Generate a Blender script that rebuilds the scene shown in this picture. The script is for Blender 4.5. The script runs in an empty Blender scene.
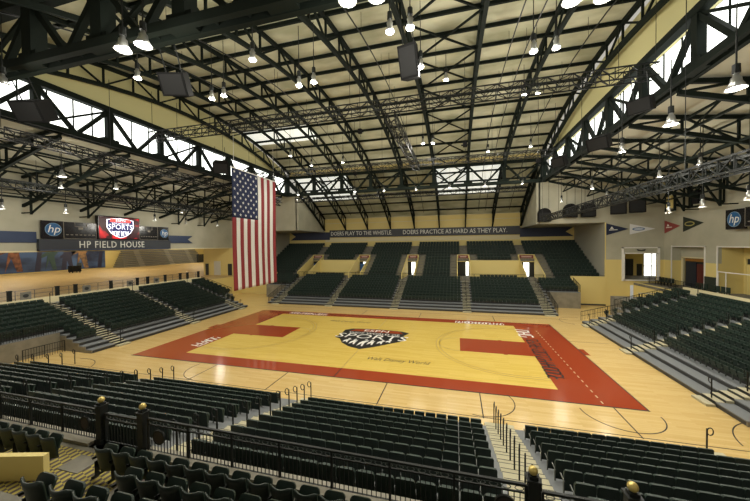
import bpy, math, random
from mathutils import Vector, Matrix
random.seed(7)
SC = bpy.context.scene
COL = SC.collection

# ------------------------------------------------------------------ camera
CAM = (8.2849, -28.6665, 9.108); YAW = -0.2612; PITCH = -0.0180; ROLL = -0.0109; FPX = 304.8441
fw = Vector((math.sin(YAW)*math.cos(PITCH), math.cos(YAW)*math.cos(PITCH), math.sin(PITCH)))
rr = Vector((math.cos(YAW), -math.sin(YAW), 0)); uu = rr.cross(fw)
r2 = rr*math.cos(ROLL)+uu*math.sin(ROLL); u2 = uu*math.cos(ROLL)-rr*math.sin(ROLL)
cd = bpy.data.cameras.new('camera'); cam = bpy.data.objects.new('camera', cd); COL.objects.link(cam)
cd.sensor_width = 36; cd.lens = FPX*36/750; cd.clip_end = 400; cd.clip_start = 0.05
cam.matrix_world = Matrix(((r2.x, u2.x, -fw.x, CAM[0]), (r2.y, u2.y, -fw.y, CAM[1]), (r2.z, u2.z, -fw.z, CAM[2]), (0, 0, 0, 1)))
SC.camera = cam
def project(x, y, z):
    d = Vector((x-CAM[0], y-CAM[1], z-CAM[2])); k = d.dot(fw)
    if k < .3: return None
    return (375+FPX*d.dot(r2)/k, 250.5-FPX*d.dot(u2)/k, k)

# ------------------------------------------------------------------ world, lights, exposure
W = bpy.data.worlds.new('World'); SC.world = W; W.use_nodes = True
W.node_tree.nodes['Background'].inputs[0].default_value = (1.0, .95, .82, 1)
W.node_tree.nodes['Background'].inputs[1].default_value = .35
LAMP_W = 330.0      # downward beam of one high-bay lamp
LAMP_UP = 190.0      # stray light of one high-bay lamp
WINDOW_E = 1.8
SC.view_settings.view_transform = 'Standard'
SC.view_settings.look = 'None'
SC.view_settings.gamma = 1
SC.view_settings.use_curve_mapping = False
SC.view_settings.exposure = 0.5

# ------------------------------------------------------------------ materials
def mat(name, col, rough=.6, metal=0, emit=0, spec=.5):
    m = bpy.data.materials.new(name); m.use_nodes = True
    b = m.node_tree.nodes['Principled BSDF']
    b.inputs['Base Color'].default_value = (*col, 1); b.inputs['Roughness'].default_value = rough
    b.inputs['Metallic'].default_value = metal; b.inputs['Specular IOR Level'].default_value = spec
    if emit:
        b.inputs['Emission Color'].default_value = (*col, 1); b.inputs['Emission Strength'].default_value = emit
    return m
def noisy(m, c1, c2, scale=(1, 1, 1), s=3.0, detail=4, lo=.35, hi=.65):
    nt = m.node_tree; b = nt.nodes['Principled BSDF']
    tc = nt.nodes.new('ShaderNodeTexCoord'); mp = nt.nodes.new('ShaderNodeMapping'); mp.inputs['Scale'].default_value = scale
    n = nt.nodes.new('ShaderNodeTexNoise'); n.inputs['Scale'].default_value = s; n.inputs['Detail'].default_value = detail
    r = nt.nodes.new('ShaderNodeValToRGB'); r.color_ramp.elements[0].position = lo; r.color_ramp.elements[1].position = hi
    r.color_ramp.elements[0].color = (*c1, 1); r.color_ramp.elements[1].color = (*c2, 1)
    nt.links.new(tc.outputs['Object'], mp.inputs['Vector']); nt.links.new(mp.outputs[0], n.inputs['Vector'])
    nt.links.new(n.outputs['Fac'], r.inputs['Fac']); nt.links.new(r.outputs[0], b.inputs['Base Color'])
    return m
def planks(m, c1, c2, w=.057, l=2.2, rg=.16):
    nt = m.node_tree; b = nt.nodes['Principled BSDF']
    tc = nt.nodes.new('ShaderNodeTexCoord'); br = nt.nodes.new('ShaderNodeTexBrick')
    br.inputs['Scale'].default_value = 1.0; br.inputs['Brick Width'].default_value = l; br.inputs['Row Height'].default_value = w*3
    br.inputs['Mortar Size'].default_value = .003; br.inputs['Color1'].default_value = (*c1, 1); br.inputs['Color2'].default_value = (*c2, 1)
    br.inputs['Mortar'].default_value = (c1[0]*.8, c1[1]*.78, c1[2]*.7, 1)
    nt.links.new(tc.outputs['Object'], br.inputs['Vector']); nt.links.new(br.outputs[0], b.inputs['Base Color'])
    n = nt.nodes.new('ShaderNodeTexNoise'); n.inputs['Scale'].default_value = .5
    mx = nt.nodes.new('ShaderNodeMapRange'); mx.inputs['To Min'].default_value = rg; mx.inputs['To Max'].default_value = rg+.14
    nt.links.new(tc.outputs['Object'], n.inputs['Vector']); nt.links.new(n.outputs['Fac'], mx.inputs['Value']); nt.links.new(mx.outputs[0], b.inputs['Roughness'])
    return m
def bricks(m, c1, c2, mortar, bw, rh, ms):
    nt = m.node_tree; b = nt.nodes['Principled BSDF']
    tc = nt.nodes.new('ShaderNodeTexCoord'); br = nt.nodes.new('ShaderNodeTexBrick'); mp = nt.nodes.new('ShaderNodeMapping')
    br.offset = 0; br.inputs['Scale'].default_value = 1; br.inputs['Brick Width'].default_value = bw; br.inputs['Row Height'].default_value = rh
    br.inputs['Mortar Size'].default_value = ms
    for k, c in (('Color1', c1), ('Color2', c2), ('Mortar', mortar)): br.inputs[k].default_value = (*c, 1)
    nt.links.new(tc.outputs['Object'], br.inputs['Vector']); nt.links.new(br.outputs[0], b.inputs['Base Color'])
    return m

STEEL = mat('dark_green_steel', (.007, .011, .008), .8, 0, 0, .15)
FASC = mat('fascia_yellow', (.62, .57, .28), .7)
BLACK = mat('black_metal', (.010, .012, .011), .5, 0, 0, .3)
CEIL = noisy(mat('ceiling_panel', (.6, .6, .45), .8), (.36, .365, .24), (.62, .615, .45), (.35, .6, 1), .8, 4)
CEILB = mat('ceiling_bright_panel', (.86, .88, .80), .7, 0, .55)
CEILS = noisy(mat('wing_ceiling', (.5, .5, .4), .8), (.40, .39, .29), (.52, .50, .39), (.3, .3, 1), .5)
YEL = mat('yellow_paint', (.74, .60, .23), .6)
CREAM = mat('cream_paint', (.70, .62, .38), .6)
GREY = noisy(mat('grey_wall', (.5, .5, .43), .75), (.40, .385, .29), (.47, .45, .345), (1, 1, 1), .4)
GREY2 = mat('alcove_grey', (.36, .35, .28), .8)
MAPLE = planks(mat('maple_floor', (.7, .5, .25), .25), (.61, .42, .155), (.68, .49, .205), .057, 2.2, .12)
COURTY = planks(mat('court_maple', (.7, .5, .25), .22), (.68, .48, .10), (.74, .54, .135), .057, 2.2, .10)
RED = mat('court_red', (.33, .055, .02), .11)
LINE = mat('line_black', (.012, .012, .012), .5, 0, 0, .2)
FLINE = mat('line_faint', (.36, .24, .06), .3)
WHITE = mat('white_paint', (.85, .83, .78), .4)
DECK = mat('grey_deck', (.17, .18, .185), .5)
DECKE = mat('deck_edge', (.04, .04, .04), .5)
STEP = mat('cream_step', (.46, .42, .27), .6)
SEATG = mat('seat_green', (.009, .018, .012), .42)
SEATF = mat('seat_pan_green', (.011, .024, .017), .42)
SEATM = mat('seat_green_upholstery', (.013, .028, .020), .55)
FRAME = mat('seat_frame_grey', (.10, .11, .10), .5)
CONC = noisy(mat('concrete', (.3, .28, .22), .8), (.15, .14, .11), (.21, .195, .155), (1, 1, 1), 2.5)
GOLD = mat('gold_ball', (.62, .48, .16), .38, .6)
NAVY = mat('navy', (.010, .018, .05), .5)
BLUEB = mat('blue_band', (.03, .05, .11), .5)
SIGNG = mat('sign_charcoal', (.035, .04, .05), .5)
LETTER = mat('sign_letter', (.78, .78, .72), .5)
GLOW = mat('lamp_glow', (1, .96, .85), .5, 0, 26)
DAY = mat('daylight_glass', (.95, .98, .93), .3, 0, WINDOW_E)
SILVER = mat('reflector', (.55, .56, .55), .35, .9)
SPK = mat('speaker_black', (.008, .008, .008), .8, 0, 0, .15)
SPKG = mat('speaker_grille', (.022, .022, .022), .8, 0, 0, .15)
SCR = mat('screen_black', (.008, .008, .010), .25)
FABR = mat('flag_red', (.26, .028, .035), .8); FABW = mat('flag_white', (.76, .76, .75), .8); FABB = mat('flag_blue', (.010, .02, .075), .8)
DARKG = mat('dark_doorway', (.02, .022, .02), .6)
PINK = mat('pennant_red', (.27, .05, .045), .7)
PGREEN = mat('pennant_green', (.018, .026, .016), .7)
PGOLD = mat('pennant_gold', (.38, .33, .10), .6)
LBLUE = mat('logo_blue', (.015, .10, .26), .4)

# ------------------------------------------------------------------ mesh helper
class MB:
    def __init__(s): s.v = []; s.f = []; s.m = []
    def add(s, vs, fs, mi=0):
        n = len(s.v); s.v += [tuple(v) for v in vs]; s.f += [tuple(i+n for i in f) for f in fs]; s.m += [mi]*len(fs); return s
    def box(s, x0, x1, y0, y1, z0, z1, mi=0):
        vs = [(x, y, z) for z in (z0, z1) for y in (y0, y1) for x in (x0, x1)]
        return s.add(vs, [(0, 2, 3, 1), (4, 5, 7, 6), (0, 1, 5, 4), (2, 6, 7, 3), (0, 4, 6, 2), (1, 3, 7, 5)], mi)
    def bar(s, p, q, w, h=None, mi=0):
        h = h or w; p = Vector(p); q = Vector(q); d = q-p
        if d.length < 1e-6: return s
        d.normalize(); up = Vector((0, 0, 1)) if abs(d.z) < .95 else Vector((0, 1, 0))
        a = d.cross(up).normalized(); b = a.cross(d).normalized(); vs = []
        for o in (p, q):
            for (i, j) in ((-1, -1), (1, -1), (1, 1), (-1, 1)): vs.append(o+a*(i*w/2)+b*(j*h/2))
        return s.add(vs, [(0, 1, 2, 3), (7, 6, 5, 4), (0, 4, 5, 1), (1, 5, 6, 2), (2, 6, 7, 3), (3, 7, 4, 0)], mi)
    def tube(s, pts, r, n=6, mi=0):
        pts = [Vector(p) for p in pts]; base = len(s.v); prev = None
        for i, p in enumerate(pts):
            d = (pts[min(i+1, len(pts)-1)]-pts[max(i-1, 0)]).normalized()
            up = prev if prev is not None and abs(prev.dot(d)) < .95 else (Vector((0, 0, 1)) if abs(d.z) < .9 else Vector((0, 1, 0)))
            a = (up-d*up.dot(d)).normalized(); b = d.cross(a); prev = a
            for k in range(n):
                t = 2*math.pi*k/n; s.v.append(tuple(p+a*(r*math.cos(t))+b*(r*math.sin(t))))
        for i in range(len(pts)-1):
            for k in range(n):
                s.f.append((base+i*n+k, base+i*n+(k+1) % n, base+(i+1)*n+(k+1) % n, base+(i+1)*n+k)); s.m.append(mi)
        s.f.append(tuple(base+k for k in reversed(range(n)))); s.f.append(tuple(base+(len(pts)-1)*n+k for k in range(n))); s.m += [mi, mi]
        return s
    def lathe(s, prof, c, n=14, mi=0):
        base = len(s.v)
        for (r, z) in prof:
            for k in range(n):
                t = 2*math.pi*k/n; s.v.append((c[0]+r*math.cos(t), c[1]+r*math.sin(t), c[2]+z))
        for i in range(len(prof)-1):
            for k in range(n):
                s.f.append((base+i*n+k, base+i*n+(k+1) % n, base+(i+1)*n+(k+1) % n, base+(i+1)*n+k)); s.m.append(mi)
        return s
    def poly(s, pts, mi=0): return s.add(pts, [tuple(range(len(pts)))], mi)
    def plate(s, pts, off, mi=0):
        o = Vector(off); n = len(pts); vs = [Vector(p) for p in pts]+[Vector(p)+o for p in pts]
        return s.add(vs, [tuple(range(n)), tuple(reversed(range(n, 2*n)))]+[(i, i+n, (i+1) % n+n, (i+1) % n) for i in range(n)], mi)
    def build(s, name, mats, parent=None, smooth=False):
        me = bpy.data.meshes.new(name); me.from_pydata(s.v, [], s.f)
        for m in (mats if isinstance(mats, (list, tuple)) else [mats]): me.materials.append(m)
        if any(s.m): me.polygons.foreach_set('material_index', s.m)
        if smooth: me.polygons.foreach_set('use_smooth', [True]*len(s.f))
        me.update(); o = bpy.data.objects.new(name, me); COL.objects.link(o)
        if parent: o.parent = parent
        return o
def tag(o, label=None, cat=None, group=None, kind=None):
    if label: o['label'] = label
    if cat: o['category'] = cat
    if group: o['group'] = group
    if kind: o['kind'] = kind
    return o
def struct(o, label=None): o['kind'] = 'structure'; (o.__setitem__('label', label) if label else None); return o
def empty(name, loc=(0, 0, 0), rz=0, label=None, cat=None, group=None, kind=None):
    e = bpy.data.objects.new(name, None); e.location = loc; e.rotation_euler = (0, 0, rz); e.empty_display_size = .2; COL.objects.link(e)
    return tag(e, label, cat, group, kind)
def dup(root, loc, rz=None, label=None, group=None):
    r = root.copy(); COL.objects.link(r); r.location = loc
    if rz is not None: r.rotation_euler = (0, 0, rz)
    if label: r['label'] = label
    if group: r['group'] = group
    for ch in list(root.children):
        c = ch.copy(); COL.objects.link(c); c.parent = r
        for g in list(ch.children):
            d = g.copy(); COL.objects.link(d); d.parent = c
    return r
def text(name, body, size, m, parent=None, loc=(0, 0, 0), rot=(0, 0, 0), ext=.01, sx=1, align='CENTER', shear=0, space=1):
    c = bpy.data.curves.new(name, 'FONT'); c.body = body; c.size = size; c.extrude = ext; c.align_x = align; c.align_y = 'CENTER'; c.shear = shear
    c.space_character = space; c.resolution_u = 2
    c.materials.append(m); o = bpy.data.objects.new(name, c); COL.objects.link(o); o.location = loc; o.rotation_euler = rot; o.scale = (sx, 1, 1)
    dg = bpy.context.evaluated_depsgraph_get(); me = bpy.data.meshes.new_from_object(o.evaluated_get(dg)); me.name = name
    bpy.data.objects.remove(o); bpy.data.curves.remove(c)
    o = bpy.data.objects.new(name, me); COL.objects.link(o); o.location = loc; o.rotation_euler = rot; o.scale = (sx, 1, 1)
    if parent: o.parent = parent
    return o
ORD = ['first', 'second', 'third', 'fourth', 'fifth', 'sixth', 'seventh', 'eighth', 'ninth', 'tenth', 'eleventh', 'twelfth', 'thirteenth', 'fourteenth', 'fifteenth',
       'sixteenth', 'seventeenth', 'eighteenth', 'nineteenth', 'twentieth', 'twenty-first', 'twenty-second', 'twenty-third', 'twenty-fourth', 'twenty-fifth', 'twenty-sixth',
       'twenty-seventh', 'twenty-eighth', 'twenty-ninth', 'thirtieth']
PI = math.pi

# ------------------------------------------------------------------ floor and court
b = MB(); b.box(-36, 36.3, -35, 34.4, -.2, 0); floor = struct(b.build('floor', MAPLE), 'pale maple boards around the court')
L, Wd = 14.325, 7.62
b = MB(); b.box(-L, L, -Wd, Wd, 0, .004); struct(b.build('floor_court', COURTY), 'yellow lacquered playing area')
b = MB()
for (x0, x1, y0, y1) in ((-18.4, 18.25, -9.15, -Wd), (-18.4, 18.25, Wd, 9.17), (-18.4, -L, -Wd, Wd), (L, 18.25, -Wd, Wd)): b.box(x0, x1, y0, y1, 0, .005)
b.box(18.25, 18.7, -.6, .9, 0, .005); b.box(-18.85, -18.4, -.6, .9, 0, .005)
for s in (-1, 1): b.box(min(s*L, s*(L-5.79)), max(s*L, s*(L-5.79)), -1.83, 1.83, .004, .007)
for s in (-1, 1):
    for yy in (-1.88, 1.88): b.box(min(s*12, s*12.3), max(s*12, s*12.3), yy-.08, yy+.08, .004, .007)
struct(b.build('floor_border_paint', RED), 'dark red border band and keys painted on the court')
def arc(b, cx, cy, r, a0, a1, w, z0, z1, n=28, mi=0):
    for i in range(n):
        t0 = a0+(a1-a0)*i/n; t1 = a0+(a1-a0)*(i+1)/n
        p = [(cx+(r+k)*math.cos(t), cy+(r+k)*math.sin(t)) for t, k in ((t0, -w/2), (t0, w/2), (t1, w/2), (t1, -w/2))]
        b.plate([(x, y, z0) for x, y in p], (0, 0, z1-z0), mi)
b = MB()
for s in (-1, 1):
    hx = s*(L-1.6); a0 = PI/2 if s > 0 else -PI/2
    for r in (6.02, 6.32):
        arc(b, hx, 0, r, a0, a0+PI, .05, .004, .008)
        for yy in (-r, r): b.box(min(hx, s*L), max(hx, s*L), yy-.025, yy+.025, .004, .008)
    arc(b, s*(L-5.79), 0, 1.83, a0, a0+PI, .05, .004, .008)
b.box(-.025, .025, -Wd, -3.3, .004, .008); b.box(-.025, .025, 2.6, Wd, .004, .008)
struct(b.build('floor_marking_arcs', FLINE), 'thin court lines on the yellow area')
b = MB()
b.box(-18.45, 18.3, -9.22, -9.13, 0, .007)
b.box(18.23, 18.3, -9.2, 9.2, 0, .007)
for x, y0, y1 in ((-3.5, -12, -9.2), (3.82, -12, -9.2), (9.6, -12, -9.2), (16.6, -12, -9.2), (-9.6, -12, -9.2), (3.7, 9.2, 12), (-3.8, 9.2, 12), (12.6, 9.2, 12)): b.box(x-.03, x+.03, y0, y1, 0, .006)
arc(b, 16.65, -9.7, 1.85, PI, 2*PI, .05, 0, .006); arc(b, 9.6, -10, 1.83, -PI/2-.3, PI/6, .05, 0, .006); arc(b, -9.3, -10, 1.85, PI*.9, PI*1.5, .05, 0, .006)
b.box(-22, 22, -11.95, -11.91, 0, .006)
arc(b, 21.9, 11.5, 1.9, PI*.4, PI*1.35, .04, 0, .006); b.box(-22, 21, 12.0, 12.04, 0, .006)
arc(b, 23.5, -12, 3.0, PI*.35, PI*.95, .05, 0, .006); arc(b, -21, -13.2, 2.5, 0, PI*.6, .05, 0, .006)
b.box(18.3, 21.5, 3, 3.04, 0, .006); b.box(-.03, .03, -9.1, -Wd, .005, .009)
struct(b.build('floor_marking_lines', LINE), 'black lines on the boards outside the red band')
b = MB()
for i in range(22): b.box(16.2, 16.27, -8.9+i*.7, -8.6+i*.7, .005, .009)
struct(b.build('floor_marking_dashes', mat('dash_tan', (.55, .38, .2), .4)), 'dashed tan line on the red band')
# centre emblem
lg = empty('floor_marking_emblem', (0, 0, .004), kind='structure')
sh = [(-3.35, 2.15), (-2.6, 2.75), (-1, 2.95), (1, 2.95), (2.7, 2.75), (3.55, 2.3), (3.15, 1.2), (3.6, .2), (3.1, -.65), (2.1, -1.6), (1.1, -2.6), (0, -3.4), (-1.2, -2.9), (-2.2, -2.0), (-2.8, -.9), (-3.45, -.55), (-3.2, .6), (-3.3, 1.3)]
MB().plate([(x, y, 0) for x, y in sh], (0, 0, .005)).build('shield', LINE, lg)
MB().plate([(x, y, .005) for x, y in [(-2.7, 1.85), (-2.3, 2.6), (-1, 2.78), (1, 2.78), (2.5, 2.6), (3.0, 1.85)]], (0, 0, .002)).build('top_band', RED, lg)
text('lettering', 'ESPN', 1.0, WHITE, lg, (.1, 2.28, .008), ext=.001, sx=1.25)
text('lettering', 'WIDE WORLD OF', .72, WHITE, lg, (.05, 1.3, .007), ext=.001, sx=.92)
text('lettering', 'SPORTS', 1.9, WHITE, lg, (0, .2, .007), ext=.001, sx=1.12, shear=.1)
b = MB()
for (x, y, h, w, k) in ((-1.9, -1.35, 1.0, .3, .2), (-1.1, -1.6, 1.3, .35, -.25), (-.2, -1.75, 1.7, .35, .3), (.6, -1.5, 1.2, .34, -.3), (1.4, -1.2, .95, .3, .3), (2.1, -.8, .6, .28, .2)):
    b.plate([(x-w, y-h/2, .005), (x-w*.1, y-.1, .005), (x+w*.2, y-h/2, .005), (x+w*.6, y-h/2, .005), (x+w*.5, y+.15, .005), (x+w+k*.4, y+h/2, .005), (x+w*.3, y+h*.35, .005), (x+k, y+h/2, .005), (x-w*.5, y+h*.3, .005), (x-w, y, .005)], (0, 0, .002))
    arc(b, x+k*.3, y+h/2+.12, .07, 0, 2*PI, .14, .005, .007, 8)
b.build('athlete_figures', WHITE, lg)
text('floor_marking_script', 'Walt Disney World', .86, LINE, None, (3.7, -5.28, .006), ext=.001, shear=.35, sx=.72)['kind'] = 'structure'
text('floor_marking_script', 'Walt Disney World', .86, LINE, None, (-4.1, 5.5, .006), ext=.001, shear=.35, sx=.72)['kind'] = 'structure'
def marks(x0, y0, x1, y1, h, n, m_, seed):
    # a line of small painted strokes, as the unreadable lettering on the border shows
    rnd = random.Random(seed); b = MB(); p = Vector((x0, y0, 0)); q = Vector((x1, y1, 0)); d = (q-p)/n; u = d.normalized(); v = Vector((-u.y, u.x, 0))
    for k_ in range(n):
        c = p+d*(k_+.5); w = d.length*.36
        def st(a0, b0, a1, b1, t=.13):
            A = c+u*(a0*w)+v*(b0*h/2); B = c+u*(a1*w)+v*(b1*h/2); e_ = (B-A).normalized(); f_ = Vector((-e_.y, e_.x, 0))*(t*h/2)
            b.plate([tuple(A-f_+Vector((0, 0, .005))), tuple(B-f_+Vector((0, 0, .005))), tuple(B+f_+Vector((0, 0, .005))), tuple(A+f_+Vector((0, 0, .005)))], (0, 0, .003))
        sl = .3; st(-1-sl, -1, -1+sl, 1); kind = rnd.choice('abcd')
        if kind in 'ac': st(-1, 0, 1, 0)
        if kind in 'bd': st(-1+sl, 1, 1+sl, .9)
        if kind in 'abd': st(1-sl, -1, 1+sl*.6, rnd.choice((0, 1)))
        if kind in 'cd': st(-1-sl, -1, 1-sl, -.95)
    o = b.build('floor_marking_strokes', m_); o['kind'] = 'structure'
marks(8.1, 8.1, 13.4, 8.15, .8, 14, WHITE, 1); marks(-13.6, 8.4, -8.2, 8.3, .8, 14, WHITE, 2)
marks(15.1, 3.0, 14.75, -6.1, 1.0, 17, LINE, 3); marks(14.8, 6.2, 14.85, 3.5, 1.2, 3, WHITE, 4); marks(-15.1, -6.0, -15.0, -3.3, 1.0, 5, WHITE, 5)

# ------------------------------------------------------------------ walls
def wallmesh(name, rects, mats): # rects: (p0,p1,z0,z1,matindex) vertical slabs .25 thick away from hall
    b = MB()
    for (x0, x1, y0, y1, z0, z1, mi) in rects: b.box(x0, x1, y0, y1, z0, z1, mi)
    return struct(b.build(name, mats))
YH = 6.65
# front plane of the far end at y = 22.3
wallmesh('wall_far_right', [(20, 24.6, 22.3, 22.5, 0, 3.3, 0), (24.6, 29, 22.18, 22.42, 0, 4.2, 0), (24.6, 29, 22.14, 22.18, 0, .2, 3), (29, 31.3, 22.3, 22.6, 0, YH, 0), (29, 31.3, 22.3, 22.6, YH, 18.5, 1),
    (31.3, 35.2, 22.3, 22.6, 0, 3.8, 0), (31.3, 35.2, 22.3, 22.6, 7.5, 18.5, 1), (35.2, 36, 22.3, 22.6, 0, YH, 0), (35.2, 36, 22.3, 22.6, YH, 18.5, 1), (20, 29.0, 22.3, 22.6, 12.0, 18.5, 1)], [YEL, GREY, WHITE, DECKE])
wallmesh('wall_far_left', [(-24.6, -20, 22.3, 22.5, 0, 3.3, 0), (-29, -24.6, 22.18, 22.42, 0, 4.2, 0), (-41.5, -29, 22.3, 22.6, 0, 8.87, 0), (-35.3, -29, 22.3, 22.6, 8.87, 18.5, 1), (-29.0, -20, 22.3, 22.6, 12.0, 18.5, 1)], [YEL, GREY])
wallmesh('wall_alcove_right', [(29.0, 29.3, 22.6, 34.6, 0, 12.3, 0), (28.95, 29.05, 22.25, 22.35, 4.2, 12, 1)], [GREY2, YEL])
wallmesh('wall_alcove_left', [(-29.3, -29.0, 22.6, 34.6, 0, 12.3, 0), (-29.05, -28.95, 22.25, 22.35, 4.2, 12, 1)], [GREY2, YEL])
wallmesh('wall_far', [(-29.3, 29.3, 34.4, 34.7, 0, 12.4, 0), (-20.3, 20.3, 34.4, 34.7, 12.4, 15.6, 0), (-20, 20, 34.34, 34.4, 9.9, 10.7, 1), (-20, 20, 34.25, 34.4, 13.9, 14.0, 1), (-20, 20, 34.2, 34.4, 14.9, 15.0, 1)], [YEL, CREAM])
wallmesh('ceiling_alcove', [(20, 29.3, 22.6, 34.6, 12.0, 12.2, 0), (-29.3, -20, 22.6, 34.6, 12.0, 12.2, 0)], [GREY2])
def zr(y): return 25.2-y*y/115.6          # roof vault
def zb(y): return 23.55-y*y/104.5   # lower chord of the arched trusses
for s, nm in ((-1, 'wall_gable_left'), (1, 'wall_gable_right')):
    x0 = s*20.3; x1 = s*20.5
    b = MB(); ys = [22.3+i*(34.4-22.3)/8 for i in range(9)]
    b.plate([(x0, 22.3, 12.0), (x0, 34.4, 12.0)]+[(x0, y, zr(y)) for y in reversed(ys)], (x1-x0, 0, 0)); struct(b.build(nm, GREY))
# yellow fascia over the side girders
for s, nm in ((-1, 'wall_fascia_left'), (1, 'wall_fascia_right')):
    ys = [-19.3+i*38.6/16 for i in range(17)]; b = MB()
    b.plate([(s*20.75, -19.3, 20.9), (s*20.75, 19.3, 20.9)]+[(s*20.75, y, zr(y)+.02) for y in reversed(ys)], (s*.2, 0, 0)); struct(b.build(nm, FASC))
b = MB(); b.box(-20, 20, 19.4, 19.6, 20.95, 22.1); struct(b.build('wall_fascia_far', YEL))
# right wall x = 36 with two recesses
R1 = (15.2, 20.7); R2 = (-4, 13.3)
wallmesh('wall_right', [(36, 36.3, 20.7, 22.3, 0, YH, 0), (36, 36.3, 20.7, 22.3, YH, 18.5, 1), (36, 36.3, R1[0], R1[1], 8.45, 18.5, 1), (36, 36.3, R2[1], R1[0], 0, YH, 0), (36, 36.3, R2[1], R1[0], YH, 18.5, 1),
    (36, 36.3, R2[0], R2[1], 8.45, 18.5, 1), (36, 36.3, -35, R2[0], 0, YH, 0), (36, 36.3, -35, R2[0], YH, 18.5, 1)], [YEL, GREY])
wallmesh('wall_recess_right', [(37, 37.2, 20.4, 20.7, 3.4, 8.6, 1), (37, 37.2, 15.2, 20.4, 7.1, 8.6, 1), (37, 37.2, 15.2, 16.6, 3.4, 7.1, 0), (36.3, 37.2, 20.7, 20.9, 3.4, YH, 0), (36.3, 37.2, 20.7, 20.9, YH, 8.6, 1), (36.3, 37.2, 15.0, 15.2, 3.4, 8.6, 1), (36.3, 37.2, 15.0, 20.9, 8.5, 8.7, 1),
    (38.2, 38.4, -4, 9.8, 3.4, 8.6, 0), (38.2, 38.4, 13.0, 13.3, 3.4, 8.6, 0), (38.2, 38.4, 9.8, 13.0, 7.2, 8.6, 0), (36.3, 38.4, 13.3, 13.5, 3.4, 8.6, 0), (36.3, 38.4, -4, 13.5, 8.5, 8.7, 1)], [YEL, GREY])
wallmesh('floor_concourse_right', [(32.45, 43, -20, 22.3, 3.1, 3.4, 0), (30.3, 40.6, 22.6, 32, 3.4, 3.7, 0)], [CONC])
wallmesh('trim_openings', [(35.93, 36.02, 15.05, 15.2, 3.4, 8.6, 0), (35.93, 36.02, 20.7, 20.82, 3.4, 8.6, 0), (35.93, 36.02, 15.05, 20.82, 8.45, 8.55, 0), (35.93, 36.02, 13.3, 13.45, 3.4, 8.6, 0), (35.93, 36.02, -4, 13.45, 8.45, 8.55, 0),
    (31.0, 31.25, 22.22, 22.3, 3.6, 8.4, 0), (35.25, 35.5, 22.22, 22.3, 3.6, 8.4, 0), (31.0, 35.5, 22.22, 22.3, 8.25, 8.4, 0), (31.2, 35.3, 22.2, 22.3, 3.65, 3.82, 0), (31.2, 31.35, 22.2, 22.3, 3.65, 7.6, 0), (35.15, 35.3, 22.2, 22.3, 3.65, 7.6, 0), (31.2, 35.3, 22.2, 22.3, 7.48, 7.62, 0)], [WHITE])
# lobby behind the far right opening
wallmesh('wall_lobby', [(30.3, 30.5, 22.6, 30, 3.4, 8.6, 0), (30.3, 37.4, 30, 30.2, 3.4, 8.6, 0), (39.6, 40.4, 30, 30.2, 3.4, 8.6, 0), (37.4, 39.6, 30, 30.2, 7.3, 8.6, 0), (30.3, 40.4, 22.6, 30.2, 8.6, 8.8, 0), (40.4, 40.6, 22.6, 30.2, 3.4, 8.6, 0), (36.3, 40.4, 22.6, 22.8, 3.4, 8.6, 0)], [YEL])
b = MB(); b.box(37.4, 39.6, 30.05, 30.1, 3.7, 7.3, 0)
for x in (37.45, 38.5, 39.55): b.box(x-.05, x+.05, 29.95, 30.05, 3.7, 7.3, 1)
b.box(37.4, 39.6, 29.95, 30.05, 5.2, 5.35, 1); struct(b.build('window_1', [DAY, WHITE]))
b = MB(); b.box(34.9, 36.0, 29.9, 30.0, 3.7, 6.4, 0); b.box(36.5, 37.2, 29.9, 30.0, 3.7, 5.6, 0); struct(b.build('door_1', DARKG))
b = MB(); b.box(37.25, 37.3, 16.6, 20.4, 3.4, 7.1, 0); b.box(36.93, 37.05, 16.5, 16.65, 3.4, 7.1, 1); b.box(36.93, 37.05, 20.3, 20.6, 3.4, 7.1, 1); b.box(36.93, 37.05, 16.5, 20.6, 7.0, 7.15, 1)
b.box(37.12, 37.2, 16.8, 18.2, 3.4, 6.3, 2); b.box(37.12, 37.2, 18.3, 20.0, 3.4, 6.5, 3); b.box(37.12, 37.2, 16.8, 20.2, 6.6, 6.95, 4); struct(b.build('door_2', [DARKG, CREAM, mat('door_red', (.10, .015, .012), .5), mat('door_navy', (.008, .014, .03), .5), mat('door_orange', (.30, .13, .02), .5)]))
b = MB(); b.box(38.3, 38.4, 9.8, 13.0, 3.4, 7.2, 0); b.box(38.15, 38.25, 12.2, 12.9, 3.4, 6.6, 1); b.box(38.15, 38.25, 10.4, 12.1, 3.4, 6.6, 2); struct(b.build('door_3', [DARKG, YEL, PGREEN]))
# concourse panels on the pillars
b = MB(); b.box(35.85, 35.98, 13.5, 15.0, 3.4, 5.1, 0); struct(b.build('trim_pillar_panel', mat('panel_green', (.025, .035, .025), .5)))
# left side
wallmesh('wall_left', [(-35.3, -35, -35, 22.3, 8.87, 18.5, 0)], [GREY])
wallmesh('floor_practice_court', [(-90, -32.82, -30, 72, 3.1, 3.4, 0)], [planks(mat('maple_practice', (.6, .4, .2), .5, 0, 0, .15), (.52, .38, .17), (.56, .42, .20), .057, 2.2, .55)])
wallmesh('wall_practice_far', [(-88.5, -88, -30, 72, 3.4, 13.5, 0)], [YEL])
wallmesh('wall_practice_end', [(-88.5, -41.3, 72, 72.4, 3.4, 13.5, 0), (-41.5, -41.3, 22.6, 72, 3.4, 13.5, 0)], [YEL])
wallmesh('ceiling_practice', [(-89, -35.3, -30, 72, 13.2, 13.5, 0)], [CREAM])
wallmesh('trim_left_edge', [(-35.35, -34.95, -35, 22.3, 8.75, 8.9, 0)], [CREAM])
b = MB(); b.box(-41.0, -40.3, 22.2, 22.32, 3.4, 5.7, 0); struct(b.build('door_4', DARKG))
b = MB(); b.box(-35.6, -34.7, 22.2, 22.32, 3.4, 5.7, 0); struct(b.build('door_5', DARKG))
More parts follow.
